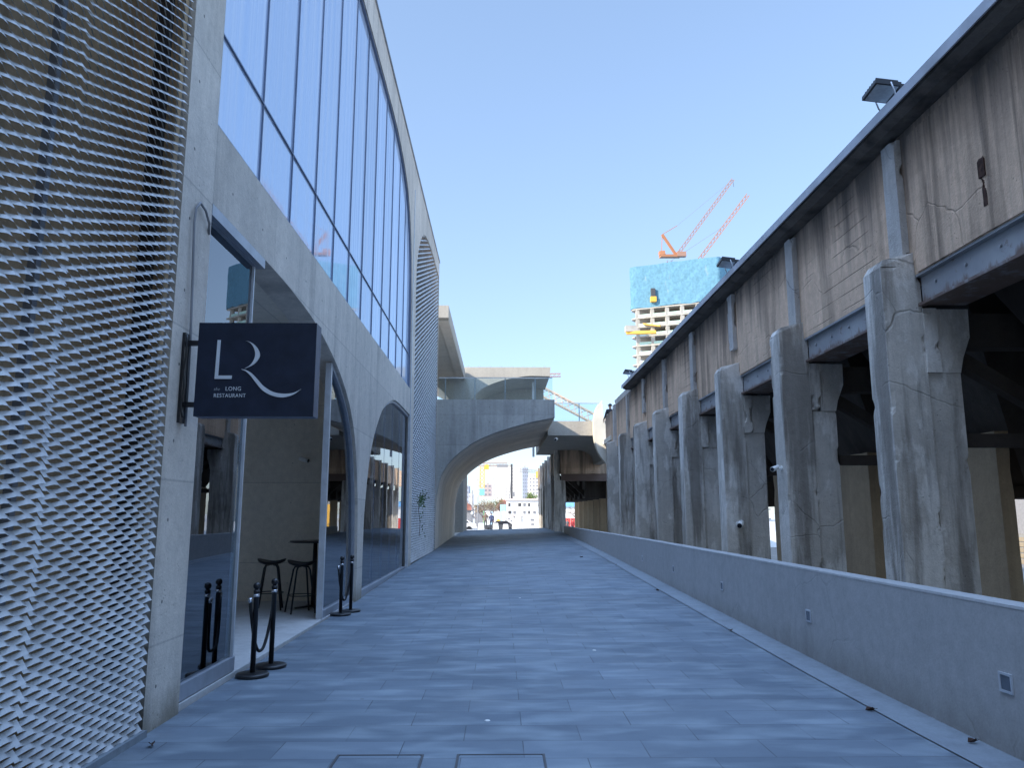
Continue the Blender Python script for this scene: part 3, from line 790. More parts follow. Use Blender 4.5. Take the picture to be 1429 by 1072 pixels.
for k, y in enumerate(PYS[:-1]):
    m = MB(); yc = y + 1.88
    T = [(5.45, yc - 1.6, 4.6), (9.5, yc - 1.6, 4.6), (9.5, yc + 1.6, 4.6), (5.45, yc + 1.6, 4.6)]
    B = [(6.7, yc - .6, 1.95), (8.2, yc - .6, 1.95), (8.2, yc + .6, 1.95), (6.7, yc + .6, 1.95)]
    m.hexa(B, T); m.box(6.65, 8.25, yc - .65, yc + .65, 1.8, 1.945)
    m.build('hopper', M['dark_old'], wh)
    m = MB()
    m.box(5.25, 9.5, y + .1, y + .34, 3.5, 3.9); m.beam((5.3, y + .22, 3.4), (7.2, y + .22, 2.2), .16); m.beam((9.4, y + .22, 3.4), (7.6, y + .22, 2.2), .16)
    m.box(5.3, 9.4, y + .14, y + .3, 2.35, 2.5)
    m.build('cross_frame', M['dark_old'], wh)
for k, y in enumerate(PYS):
    MB().rough(6.05, 6.22, y + .8, y + 1.98, -.6, 2.6, .25, .008, k + 90, .01).build('inner_pillar', M['rear'], wh)
    MB().rough(9.0, 9.6, y - .02, y + .42, -.6, 4.0, .25, .012, k + 40, .03).build('rear_pillar', M['rear'], wh)
cctv(4.62, 15.24, 1.40, (-.45, -.9), 'white security camera on the third pier face above the parapet wall', 1.0, (0, 1))
cctv(4.40, 12.1, 2.30, (-.75, -.6), 'white security camera peeking out beside the second pier', .7, (1, .2))
m = None
def flood(y, label):
    x = 4.5; z = 6.30
    t = thing('floodlight', (x, y, z), label, 'floodlight', 'floodlights on the warehouse eave')
    c = Vector((x - .06, y, z + .17))
    n = Vector((-.12, -.10, -1)).normalized(); u = Vector((0, 1, 0)); u = (u - n * u.dot(n)).normalized(); v = n.cross(u)
    def slab(a, b, d0, d1, o=Vector((0, 0, 0))):
        P_ = [c + o + u * a * s1 + v * b * s2 for s1, s2 in ((-1, -1), (1, -1), (1, 1), (-1, 1))]
        return [p + n * d0 for p in P_], [p + n * d1 for p in P_]
    hs = MB().hexa(*slab(.17, .15, -.03, .02)).build('housing', M['black'], t)
    MB().hexa(*slab(.15, .125, .021, .025)).build('lens', M['ledlens'], hs)
    m = MB()
    for q in range(6): m.hexa(*slab(.006, .13, -.075, -.031, u * (-.13 + .052 * q)))
    m.build('heat_sink', M['black'], hs)
    MB().hexa(*slab(.10, .05, -.04, .05, Vector((.2, 0, 0)))).build('driver_box', M['black'], t)
    m = MB()
    for s1 in (-1, 1): m.tube([c + u * .182 * s1 + Vector((.02, 0, 0)), c + u * .182 * s1 + Vector((.05, 0, -.1)), (x + .02, y + .16 * s1, z)], .010, 6)
    m.build('bracket', M['steel'], t)
for y, l in ((8.3, 'nearest floodlight on the warehouse eave, large against the sky'), (14.6, 'middle floodlight on the warehouse eave, in front of the blue netted tower'), (26.6, 'farthest floodlight at the far end of the warehouse eave')):
    flood(y, l)

# ------------------------------------------------------------------ footbridge arch across the path
br = thing('footbridge', (-.2, 38, .2), 'grey concrete footbridge with a quarter-arch soffit spanning the path', 'bridge')
cv = smooth_pts([(2.19, 5.46), (1.3, 5.29), (.4, 5.05), (-.5, 4.74), (-1.2, 4.38), (-1.9, 3.83), (-2.38, 3.15), (-2.58, 2.3), (-2.62, 1.5), (-2.65, -.2)], 4)
plate('arch_front', [(2.19, 6.2)] + cv + [(-3.3, -.2), (-3.3, 6.2)], [], 'y', 31.31, 31.75, M['museum_x'], br)
m = MB(); cs = [(x, z - .003) for x, z in cv]
outl = [(2.187, 6.195)] + cv[:-1] + [(-2.64, -.2), (-3.3, -.2), (-3.3, 6.195)]
a = [m.bm.verts.new((x, 31.752, z)) for x, z in outl]; b = [m.bm.verts.new((x, 45.0, z)) for x, z in outl]
n_ = len(outl)
for i in range(n_):
    f = m.bm.faces.new((a[i], a[(i + 1) % n_], b[(i + 1) % n_], b[i])); f.smooth = 1 <= i <= n_ - 4
m.bm.faces.new(a[::-1]); m.bm.faces.new(b)
m.build('vault', M['soffit'], br)
m = MB(); m.box(-2.6, 2.15, 31.95, 31.975, 6.22, 7.2); m.build('railing_glass', M['clear'], br)
m = MB(); m.beam((-2.6, 31.965, 7.22), (2.15, 31.965, 7.22), .035, .03); m.build('handrail', M['steel'], br)
for x in (-2.33, -1.09, .17, 1.43): MB().box(x - .018, x + .018, 31.98, 32.02, 6.2, 7.205).build('railing_post', M['steel'], br)

dk = thing('landing_deck', (3.3, 42, 5.2), 'short concrete deck with a dark underside joining the footbridge to the warehouse', 'bridge')
cv2 = smooth_pts([(2.22, 5.25), (3.3, 5.245), (4.3, 5.24), (4.7, 5.2), (5.0, 5.08), (5.25, 4.85), (5.38, 4.4)], 4)
m = MB(); outl = [(2.22, 5.93)] + cv2 + [(5.8, 4.38), (5.8, 5.93)]
a = [m.bm.verts.new((x, 36.45, z)) for x, z in outl]; b = [m.bm.verts.new((x, 49.0, z)) for x, z in outl]; n_ = len(outl)
for i in range(n_): m.bm.faces.new((a[i], a[(i + 1) % n_], b[(i + 1) % n_], b[i]))
m.bm.faces.new(a[::-1]); m.bm.faces.new(b)
m.build('slab', M['pale'], dk)
MB().box(2.25, 4.6, 36.55, 36.57, 5.94, 6.78).build('railing_glass', M['clear'], dk)
MB().beam((2.2, 36.56, 6.8), (4.85, 36.56, 6.8), .035, .03).build('handrail', M['steel'], dk)
for x in (2.5, 3.73, 4.8): MB().box(x - .018, x + .018, 36.58, 36.62, 5.93, 6.79).build('railing_post', M['steel'], dk)
cctv(2.62, 36.6, 5.08, (-.3, -1), 'white security camera hanging under the landing deck', 1.3, (0, 0.3))

rg = thing('curved_parapet', (4.7, 36, 3.9), 'cream crescent-shaped parapet shell at the end of the landing deck, half in sun', 'parapet')
oc = smooth_pts([(4.74, 6.86), (4.53, 6.6), (4.40, 6.25), (4.345, 5.8), (4.345, 5.25), (4.42, 4.75), (4.6, 4.3), (4.88, 3.9)], 5)
ic = smooth_pts([(5.22, 5.1), (5.02, 5.4), (4.88, 5.75), (4.80, 6.2), (4.76, 6.86)], 5)
plate('shell', oc + [(5.2, 3.9), (5.22, 5.0)] + ic, [], 'y', 36.0, 36.44, M['offwhite'], rg)
oc2 = [(x + .06, z) for x, z in oc[:16]]
plate('inner_face', [(4.78, 6.84)] + [(x + .12, z - .02) for x, z in oc[2:18]] + [(5.2, 5.05)] + ic[1:], [], 'y', 36.445, 37.2, M['offwhite'], rg)

# ------------------------------------------------------------------ rear hall and canopy
rh = thing('rear_hall', (-3, 58, .4), 'pale sunlit concrete hall with a quarter-arch roof rising behind the footbridge', 'building')
K = 1.04
def k52(p): return (p[0] * K, (p[1] - 1.6) * K + 1.6)
ra = smooth_pts([k52(p) for p in [(3.2, 10.5), (1.9, 10.52), (1.2, 10.44), (.03, 10.2), (-1.14, 9.72), (-1.85, 9.03), (-2.25, 8.2), (-2.38, 7.3)]] + [(-2.5, -.2)], 4)
la = smooth_pts([(-3.15, -.2)] + [k52(p) for p in [(-3.05, 7.3), (-3.2, 8.3), (-3.45, 9.05), (-4.2, 9.8), (-5.5, 10.3), (-7.5, 10.52), (-12, 10.52)]], 4)
outl = [k52((3.25, 11.1))] + ra + la + [k52((-12, 11.1))]
m = MB()
a = [m.bm.verts.new((x, 52.0, z)) for x, z in outl]; b = [m.bm.verts.new((x, 58.0, z)) for x, z in outl]; n_ = len(outl)
for i in range(n_): m.bm.faces.new((a[i], a[(i + 1) % n_], b[(i + 1) % n_], b[i]))
m.bm.faces.new(a[::-1]); m.bm.faces.new(b)
m.build('vault', M['pale'], rh)
MB().box(-2.5, 3.2, 57.5, 57.9, 6.75, 11.2).build('rear_wall', M['pale'], rh)
MB().box(-2.5, 3.0, 52.6, 57.49, 6.7, 7.0).build('upper_floor', M['pale'], rh)
MB().box(2.2, 2.35, 54, 54.2, 5.5, 10.8).build('post', M['lightframe'], rh)
m = MB()
for k in range(9): m.tube([(-3 + k * .75, 52.2, 11.47), (-3 + k * .75, 52.2, 11.62)], .02, 5)
m.build('roof_pins', M['steel'], rh)
cb = thing('canopy_block', (-6, 43, 0), 'pale concrete museum block with a flat overhanging roof slab beyond the mesh screen', 'building')
MB().box(-9, -2.45, 35.0, 51.9, 10.6, 11.18).build('roof_slab', M['pale'], cb)
MB().box(-2.95, -2.46, 35.3, 51.8, 10.5, 10.595).build('drip_edge', M['pale'], cb)
MB().box(-9, -4.6, 35.5, 51.9, -.1, 10.59).build('wall', M['pale'], cb)
MB().box(-4.59, -4.55, 36.5, 47, 6.3, 10.4).build('window', M['glass'], cb)

# ------------------------------------------------------------------ far warehouse
fw = thing('warehouse', (6, 55, 0), 'far part of the old concrete coal warehouse beyond the footbridge, with sunlit rib tops', 'building')
for k in range(7):
    y = 45.0 + 3.3 * k; X = 3.12
    m = MB(); m.rough(X, X + .62, y, y + .45, -.6, 3.5, .3, .012, k + 60, .02)
    m.rough(X - .02, X + .3, y + .05, y + .40, 3.5, 5.35, .3, .015, k + 70, .03)
    m.build('pillar', M['pier'], fw)
    MB().rough(6.2, 6.65, y + .5, y + 1.0, -.6, 3.5, .4, .012, k + 80, .02).build('rear_pillar', M['rear'], fw)
MB().rough(3.25, 3.5, 45.4, 68, 3.9, 5.25, .4, .015, 5, 0).build('upper_wall', M['oldwall'], fw)
MB().rough(3.45, 9.6, 45.0, 45.3, 3.87, 5.3, .3, .015, 6, .02).build('end_wall', M['oldwall'], fw)
MB().box(3.5, 9.5, 45.02, 45.25, 3.46, 3.86).build('steel_beam', M['beam'], fw)
m = MB(); m.box(3.5, 9.4, 45.4, 68, 5.0, 5.2)
for k in range(6):
    y = 47 + 3.3 * k
    m.beam((3.7, y, 4.0), (5.2, y, 2.6), .25); m.beam((9, y, 4.0), (7.4, y, 2.6), .25); m.box(5.0, 7.6, y - .8, y + .8, 2.5, 4.9)
m.build('hopper_frames', M['dark_old'], fw)

# ------------------------------------------------------------------ steps and wall beyond the warehouse
st = thing('stone_steps', (24, 30, -.6), 'sunlit beige steps seen between the warehouse piers at far right', 'steps')
for k in range(5): MB().box(23 + .5 * k, 29, 18, 46, -.6 + .22 * k, -.4 + .22 * k).build('step', M['stairs'], st)
t = thing('boundary_wall', (30, 32, -.6), 'pale grey wall behind the sunlit steps at far right', 'wall')
MB().box(29, 29.4, 16, 60, -.6, 3.4).build('wall_body', M['midgrey'], t)
MB().box(28.9, 29.5, 16, 60, 3.402, 3.55).build('coping', M['midgrey'], t)

# ------------------------------------------------------------------ access covers, studs and leaves
for x0, x1, l in ((-1.09, -.51, 'left of the two recessed slab-filled access covers at the bottom of the path'), (-.29, .30, 'right of the two recessed slab-filled access covers at the bottom of the path')):
    t = thing('access_cover', ((x0 + x1) / 2, 5.2, 0), l, 'access cover', 'access covers in the paving')
    m = MB()
    m.box(x0, x0 + .016, 4.75, 5.54, -.02, .006); m.box(x1 - .016, x1, 4.75, 5.54, -.02, .006)
    m.box(x0 + .0165, x1 - .0165, 5.524, 5.54, -.02, .006); m.box(x0 + .0165, x1 - .0165, 4.75, 4.766, -.02, .006)
    m.build('frame', M['darkgrey'], t)
    MB().box(x0 + .022, x1 - .022, 4.772, 5.518, -.02, .004).build('infill', M['paving'], t)
for x, y, l in ((-.1, 6.40, 'nearest small pale round stud set in the paving'), (1.09, 9.36, 'small pale round stud in the paving, halfway to the parapet wall'), (.35, 14.5, 'small pale round stud farther along the middle of the paving')):
    m = MB().lathe([(.001, -.005), (.022, -.005), (.022, .003), (.018, .006), (.001, .006)], (x, y, zf(x, y)), 16)
    tag(m.build('paving_stud', M['white'], loc=(x, y, zf(x, y))), l, 'stud', 'pale studs in the paving')
LV = [(3.03, 6.65, 'curled brown leaf caught on the groove, nearest on the right'), (3.05, 10.6, 'small brown leaf on the groove beside the parapet wall'), (3.0, 15.2, 'brown leaf in the groove, further along the parapet wall'),
      (2.45, 24.0, 'dark brown leaf lying on the paving far along the path'), (-2.42, 5.75, 'crumpled brown leaf at the foot of the mesh screen'), (3.33, 5.75, 'dark leaf against the foot of the parapet wall'), (3.06, 21.0, 'dark leaf on the groove, far along the parapet wall')]
for i, (x, y, l) in enumerate(LV):
    z = zf(x, y) + .012; a = i * 1.3; m = MB()
    L_ = .042 if i != 3 else .07
    def lp(u, v, h): return (x + L_ * (u * math.cos(a) - v * math.sin(a)), y + L_ * (u * math.sin(a) + v * math.cos(a)), z + h)
    m.poly([lp(-1, 0, .0), lp(-.4, .5, .025), lp(.3, .45, .02), lp(1, 0, .006), lp(.3, 0, -.004), lp(-.4, 0, -.004)])
    m.poly([lp(-1, 0, .0), lp(-.4, 0, -.004), lp(.3, 0, -.004), lp(1, 0, .006), lp(.3, -.45, .028), lp(-.4, -.5, .016)])
    m.tube([lp(1, 0, .006), lp(1.5, .1, .012)], .002, 4)
    tag(m.build('fallen_leaf', M['dryleaf'], loc=(x, y, zf(x, y))), l, 'leaf', 'brown leaves fallen on the path')
# climbing plant on far mesh
vn = thing('climbing_plant', (XF + .05, 24.3, .3), 'small green creeper hanging on the far mesh screen', 'plant')
spine = smooth_pts([(XF + .06, 24.6, .9), (XF + .10, 24.4, 1.3), (XF + .07, 24.2, 1.7), (XF + .10, 24.1, 2.05), (XF + .1, 24.5, 2.15), (XF + .16, 25.3, 2.1)], 5)
MB().tube(spine, .008, 5).build('stem', M['bark'], vn)
m = MB()
for k in range(150):
    b = Vector(random.choice(spine)) + Vector((random.uniform(0, .18), random.gauss(0, .16), random.gauss(0, .09)))
    if random.random() < .5: b = Vector((XF + .06, 24.2, 2.0)) + Vector((random.uniform(0, .2), random.gauss(0, .3), random.gauss(0, .1)))
    u = Vector((random.gauss(0, 1), random.gauss(0, 1), random.gauss(0, 1))).normalized(); v = u.orthogonal().normalized(); s_ = random.uniform(.02, .05)
    m.poly([b - u * s_, b + v * s_ * .6, b + u * s_, b - v * s_ * .6])
m.build('leaves', M['leaf'], vn)

# ------------------------------------------------------------------ people
def person(loc, rz, top, legs, label, h=1.7, cap=None, walk=.12, arms=0., group=None):
    t = thing('person', loc, label, 'person', group); t.rotation_euler = (0, 0, rz)
    s = h / 1.72
    V, E, RR = [], [], []
    def v(x, y, z, r, par=None, ry=None):
        V.append((x * s, y * s, z * s)); RR.append((r * s, (ry or r) * s))
        if par is not None: E.append((par, len(V) - 1))
        return len(V) - 1
    pel = v(0, 0, .95, .155, None, .12); wst = v(0, 0, 1.12, .135, pel, .11); ch = v(0, .01, 1.32, .165, wst, .125); nk0 = v(0, 0, 1.45, .07, ch); nk = v(0, .0, 1.50, .055, nk0)
    hd = v(0, .015, 1.58, .085, nk, .095); hd2 = v(0, .02, 1.66, .082, hd, .095); v(0, .01, 1.72, .05, hd2)
    for sx in (-1, 1):
        sh = v(.17 * sx, 0, 1.40, .075, ch); el = v(.235 * sx, -.02 + arms * .3, 1.13, .05, sh); wr = v(.24 * sx, .09 + arms * .5, .90 + arms * .2, .032, el)
        pm = v(.24 * sx, .12 + arms * .5, .84 + arms * .2, .032, wr, .02)
        for q, (dx, dl) in enumerate(((-.025, .075), (-.008, .09), (.010, .085), (.026, .065))):
            f1 = v(.24 * sx + .01, .12 + dx + arms * .5, .80 + arms * .2, .009, pm); v(.235 * sx, .125 + dx + arms * .5, .80 - dl * .7 + arms * .2, .007, f1)
        th = v(.215 * sx, .16 + arms * .5, .85 + arms * .2, .010, pm); v(.21 * sx, .185 + arms * .5, .81 + arms * .2, .008, th)
        hp = v(.09 * sx, 0, .88, .09, pel); kn = v(.10 * sx, .03 + walk * sx * .8, .49, .06, hp); an = v(.10 * sx, -.02 + walk * sx * 1.6, .09, .042, kn); v(.11 * sx, .12 + walk * sx * 1.6, .035, .035, an)
    me = bpy.data.meshes.new('body'); me.from_pydata(V, E, [])
    ob = bpy.data.objects.new('tmp', me); COL.objects.link(ob)
    md = ob.modifiers.new('s', 'SKIN'); 
    for i, q in enumerate(me.skin_vertices[0].data): q.radius = RR[i]; q.use_root = (i == 0)
    ob.modifiers.new('u', 'SUBSURF').levels = 1
    m2 = bpy.data.meshes.new_from_object(ob.evaluated_get(bpy.context.evaluated_depsgraph_get()))
    bpy.data.objects.remove(ob); m2.name = 'body'
    m2.materials.clear()
    for q in (top, legs, 'skin', 'black'): m2.materials.append(M[q])
    for p in m2.polygons:
        c = p.center / s; p.use_smooth = True
        hand = abs(c.x) > .19 and c.z < .89 + arms * .2 and c.z > .6
        p.material_index = 2 if (c.z > 1.49 or hand) else 3 if c.z < .08 else 1 if c.z < .90 else 0
    bo = bpy.data.objects.new('body', m2); COL.objects.link(bo); bo.parent = t
    m = MB(); hr = []
    for k in range(6):
        a = R(-15 + 21 * k); hr.append((.098 * s * math.cos(a), 1.645 * s + .1 * s * math.sin(a)))
    m.lathe(hr[:-1] + [(.001, 1.747 * s)], (0, 0, 0), 14)
    if cap: m.box(-.06 * s, .06 * s, .08 * s, .17 * s, 1.665 * s, 1.68 * s)
    hb = m.build('cap' if cap else 'hair', M['black'] if cap else M['hair']); hb.parent = t; hb.location = (0, 0, 0)
    m = MB(); m.hexa([(-.012 * s, .105 * s, 1.575 * s), (.012 * s, .105 * s, 1.575 * s), (.012 * s, .13 * s, 1.575 * s), (-.012 * s, .13 * s, 1.575 * s)], [(-.006 * s, .10 * s, 1.62 * s), (.006 * s, .10 * s, 1.62 * s), (.006 * s, .112 * s, 1.62 * s), (-.006 * s, .112 * s, 1.62 * s)])
    nb = m.build('nose', M['skin']); nb.parent = t; nb.location = (0, 0, 0)
    return t
pd = thing('viewing_platform', (5.5, 35, -.6), 'concrete ledge behind the crescent parapet at the end of the warehouse', 'platform')
MB().box(4.75, 6.6, 33.4, 35.95, 4.75, 4.95).build('slab', M['offwhite'], pd); MB().box(5.3, 5.9, 34, 36, -.6, 4.745).build('support', M['pier'], pd)
person((4.99, 35.0, 4.95), R(20), 'jacket', 'trousers', 'person in dark jacket and black cap beside the crescent parapet, high up', 1.6, True, .0, .3)
person((-1.55, 80, 0), R(185), 'brownjacket', 'darkgrey', 'person in a brown coat walking in the sun beyond the bridge, left of the pair', 1.72, None, .14)
person((-.95, 79, 0), R(170), 'bluejacket', 'trousers', 'person in a navy coat walking in the sun beyond the bridge, right of the pair', 1.65, None, .10)

# ------------------------------------------------------------------ tower under construction
tw = thing('tower_block', (75, 305, -1), 'unfinished concrete tower wrapped in blue netting at the top, above the warehouse eave', 'building')
PA, PB, PC, PD = Vector((51.5, 300)), Vector((83.5, 286)), Vector((104, 302)), Vector((70, 322))
def plan(off=0.0, rnd=True):
    c = (PA + PB + PC + PD) / 4
    pts = [c + (p - c) * (1 + off) for p in (PA, PB, PC, PD)]
    out = []
    for i, p in enumerate(pts):
        a, b = pts[i - 1], pts[(i + 1) % 4]
        r = 4.0 if i == 0 else 1.0
        p0 = p + (a - p).normalized() * r; p1 = p + (b - p).normalized() * r
        for k in range(7):
            t_ = k / 6; out.append(tuple((p0 * (1 - t_) ** 2 + p * 2 * t_ * (1 - t_) + p1 * t_ ** 2)))
    return out
PL = plan(.03); PN = plan(.04)
first = None
for k in range(23):
    z = 82.2 - 3.75 * k
    if first is None:
        m = MB(); m.prism(PL, 'z', z - .45, z); first = m.build('floor_slab', M['slab'], tw)
    else:
        c = first.copy(); COL.objects.link(c); c.parent = tw; c.location.z = -3.75 * k
PI_ = plan(-.12)
def edge_pt(a, b, t_, off=.0):
    c = (PA + PB + PC + PD) / 4; p = a.lerp(b, t_); return c + (p - c) * (1 + off)
for (a, b, n_) in ((PA, PB, 5), (PB, PC, 4)):
    for k in range(n_ + 1):
        p = edge_pt(a, b, .06 + .88 * k / n_, -.04)
        MB().box(p.x - .7, p.x + .7, p.y - .7, p.y + .7, -1, 81.74).build('column', M['slab'], tw)
m = MB(); m.prism(plan(-.45), 'z', -1, 81.7); m.build('core', M['towerdark'], tw)
# net wall : separate folded sheet with ragged top
m = MB(); n_ = len(PN)
pts = []
for i in range(n_):
    a, b = Vector(PN[i]), Vector(PN[(i + 1) % n_]); q = max(1, int((b - a).length / 2))
    pts += [a.lerp(b, k / q) for k in range(q)]
N = len(pts); ro = []
for zi in range(9):
    z = 82.3 + (99.6 - 82.3) * zi / 8; ring = []
    for i, p in enumerate(pts):
        d = noise.noise((p.x * .4, p.y * .4, z * .3)) * .25
        zz = z + (noise.noise((p.x * .5, p.y * .5, 9)) * .5 if zi in (0, 8) else 0)
        c = (PA + PB + PC + PD) / 4; e = (p - c).normalized() * d
        ring.append(m.bm.verts.new((p.x + e.x, p.y + e.y, zz)))
    ro.append(ring)
for a, b in zip(ro, ro[1:]):
    for i in range(N): m.bm.faces.new((a[i], a[(i + 1) % N], b[(i + 1) % N], b[i]))
m.bm.faces.new(ro[-1])
m.build('safety_net', M['net'], tw)
MB().prism(plan(-.02), 'z', 82.25, 98.8).build('top_storeys', M['towerdark'], tw)
m = MB()
for k in range(6):
    z = 82.2 - 3.75 * (k + 1)
    for a, b in ((PA, PB), (PB, PC)):
        p, q = edge_pt(a, b, .1, .0), edge_pt(a, b, .95, .0)
        m.beam((p.x, p.y, z + .75), (q.x, q.y, z + .75), .08, 1.0)
m.build('edge_guards', plain('pale_green_guard', (.45, .62, .52), .7), tw)
p = edge_pt(PA, PB, .05, .12)
m = MB(); m.beam((p.x - 1, p.y - 3, 71.6), (p.x + 10, p.y - 6.5, 71.2), 2.2, 1.0); m.beam((p.x + 6, p.y - 2, 75.5), (p.x + 12, p.y - 5, 74), 1.5, .5)
m.build('loading_platform', M['yellow'], tw)
MB().box(p.x - 1.5, p.x + 3, p.y - 5, p.y - 2, 71.9, 74.2).build('hoist_cabin', M['slab'], tw)
p = edge_pt(PA, PB, .3, .07)
MB().box(p.x - 1.1, p.x + 1.1, p.y - 1.5, p.y + .3, 84.0, 86.0).build('hoist_box', M['yellow'], tw)
MB().box(p.x - .8, p.x + .8, p.y - 1.2, p.y + .3, 86.05, 89.4).build('hoist_frame', M['darkgrey'], tw)

def lattice(m, a, b, w, n, r=.12):
    a, b = Vector(a), Vector(b); t_ = (b - a).normalized(); up = Vector((0, 0, 1)) if abs(t_.z) < .95 else Vector((0, 1, 0))
    u = t_.cross(up).normalized() * w / 2; v_ = u.cross(t_).normalized() * w / 2
    cs = [u + v_, u - v_, -u - v_, -u + v_]
    for c in cs: m.beam(a + c, b + c, r)
    for k in range(n):
        p, q = a.lerp(b, k / n), a.lerp(b, (k + 1) / n)
        for i in range(4): m.beam(p + cs[i], q + cs[(i + 1) % 4], r * .6)
    return m
c1 = thing('tower_crane', (70, 302, 99), 'luffing crane on the netted tower with an orange A-frame and a pale raised jib', 'crane', 'cranes over the tower')
lattice(MB(), (69, 304, 90), (69, 304, 104), 1.8, 6).build('mast', M['cranered'], c1)
m = MB(); m.beam((64.5, 301, 104.9), (73, 302, 105.3), 2.4, 1.0); m.beam((64.2, 301, 106), (66.5, 301, 106.3), 2.2, 1.6); m.build('platform', M['cranered'], c1)
m = MB(); m.beam((71.5, 302, 105.6), (65.7, 301, 114.2), .9); m.beam((65.2, 301, 106), (65.7, 301, 114.2), .25); m.beam((65.7, 301, 114.2), (72.2, 302, 118.4), .22); m.build('a_frame', M['cranered'], c1)
MB().box(71.5, 75.2, 300.5, 302.5, 104.9, 106.9).build('cab', M['cranewhite'], c1)
lattice(MB(), (72.5, 302, 106.8), (96.5, 303, 139.2), 1.1, 20, .24).build('jib', M['cranewhite'], c1)
m = MB(); m.beam((72.2, 302, 118.4), (96.5, 303, 139.2), .1); m.beam((96.5, 303, 139), (96.7, 303, 136), .15); m.build('cable', M['midgrey'], c1)
c2 = thing('tower_crane', (84, 312, 99), 'second luffing crane with an orange jib rising behind the netted tower', 'crane', 'cranes over the tower')
lattice(MB(), (82, 312, 90), (82, 312, 105), 1.8, 6).build('mast', M['cranered'], c2)
lattice(MB(), (82.5, 312, 106), (105.4, 312, 136.2), 1.3, 16, .28).build('jib', plain('pale_orange_jib', (.42, .20, .11), .6), c2)
m = MB(); m.beam((70.5, 312, 106), (95, 312, 122.5), .12); m.build('cable', M['midgrey'], c2)
MB().beam((78, 312, 105.2), (85, 312, 105.4), 2.2, 1.).build('platform', M['cranered'], c2)

# ------------------------------------------------------------------ background beyond the bridge
def px(u, v, Y):   # metric position of a far thing measured on the picture
    return ((u - 699) / 1080 * Y * 1.0, Y, 1.6 + (717 - v) / 1080 * Y)
ck = thing('tower_crane', (-7.1, 300, -1.2), 'yellow tower crane with a flat jib standing beyond the bridge', 'crane')
lattice(MB(), (-7.2, 300, -1.2), (-7.2, 300, 19.5), 1.6, 14, .3).build('mast', M['yellow'], ck)
lattice(MB(), (-7.2, 300, 20.3), (-42, 300, 20.8), 1.1, 24, .16).build('jib', M['cranewhite'], ck)
lattice(MB(), (-7.2, 300, 20.3), (2.5, 300, 20.3), 1.1, 8, .2).build('counter_jib', M['cranewhite'], ck)
MB().box(-1.5, 2.8, 299, 301, 19.3, 20.2).build('counterweight', M['midgrey'], ck)
MB().box(-6.2, -4.6, 299, 300.6, 18.4, 20.2).build('cab', M['yellow'], ck)
MB().box(-8.2, -6.2, 298.9, 299.0, 8.4, 11.0).build('banner', M['bluepanel'], ck)
ck2 = thing('tower_crane', (18, 420, -1.2), 'small distant tower crane with a thin jib right of the white high-rise', 'crane')
lattice(MB(), (26, 420, -1.2), (26, 420, 24), 1.8, 14, .3).build('mast', M['yellow'], ck2)
lattice(MB(), (10, 420, 24.6), (40, 420, 22.6), 1.2, 20, .2).build('jib', M['midgrey'], ck2)
MB().box(19, 22, 419, 421, 20.5, 24).build('cab', M['yellow'], ck2)
ck3 = thing('tower_crane', (-12, 250, -1.2), 'distant crane whose pale jib tip pokes out right of the sunlit hall', 'crane')
lattice(MB(), (-12, 250, 46), (19.6, 250, 46.5), 1.0, 22, .14).build('jib', M['cranewhite'], ck3)
lattice(MB(), (-12, 250, -1.2), (-12, 250, 46), 1.6, 20, .2).build('mast', M['cranewhite'], ck3)
ck4 = thing('crawler_crane', (26, 120, -1.2), 'crane with an orange lattice boom sloping behind the landing deck railing', 'crane')
lattice(MB(), (4, 120, 21.8), (22, 120, 12.2), 1.35, 18, .16).build('boom', plain('orange_boom', (.50, .37, .26), .6), ck4)
m = MB(); m.box(21, 27, 118, 122, 0, 3); m.box(20, 28, 117.5, 119, -1.2, -.05); m.box(20, 28, 121, 122.5, -1.2, -.05); m.beam((22, 120, 3), (22, 120, 12.2), 1.2)
m.build('body', M['yellow'], ck4)

def windows_mat(name, wall, win, su, sv, fu=.55, fv=.55, ax=0):
    t = NT(name); p = t.pos(); s_ = t.n('ShaderNodeSeparateXYZ', Vector=p)
    a = t.math('ABSOLUTE', t.math('SUBTRACT', t.math('FRACT', t.math('DIVIDE', s_.outputs[ax], su)), .5))
    b = t.math('ABSOLUTE', t.math('SUBTRACT', t.math('FRACT', t.math('DIVIDE', s_.outputs[2], sv)), .5))
    w = t.math('MULTIPLY', t.math('LESS_THAN', a, fu / 2), t.math('LESS_THAN', b, fv / 2))
    t.bsdf(t.mix(w, wall, win), .7, 0, .3)
    return t.m
def block(name, u0, u1, v, Y, depth, label, wall, win, su, sv, roof=True, ax_side=True):
    x0, _, z1 = px(u0, v, Y); x1 = px(u1, v, Y)[0]
    t = thing(name, ((x0 + x1) / 2, Y, -1.2), label, 'building')
    MB().box(x0, x1, Y, Y + depth, -1.2, z1).build('wall', M[wall] if wall in M else wall, t)
    m = MB(); nx = max(2, int((x1 - x0) / su)); nz = max(2, int((z1 - 2) / sv))
    wx, wz = (x1 - x0) / nx, (z1 + 1.2) / (nz)
    for k in range(nz):
        m.box(x0 + wx * .2, x1 - wx * .2, Y - .05, Y + .01, -1.2 + wz * (k + .35), -1.2 + wz * (k + .75))
    m.build('window_bands', win, t)
    m = MB()
    for i in range(1, nx): m.box(x0 + wx * i - wx * .22, x0 + wx * i + wx * .22, Y - .12, Y - .03, 0, z1 - wz * .2)
    m.build('wall_strips', M[wall] if wall in M else wall, t)
    if roof:
        MB().box(x0 + (x1 - x0) * .35, x0 + (x1 - x0) * .6, Y + depth * .3, Y + depth * .6, z1 + .002, z1 + .05 * (z1 + 2)).build('roof_box', M['pale'], t)
    return t
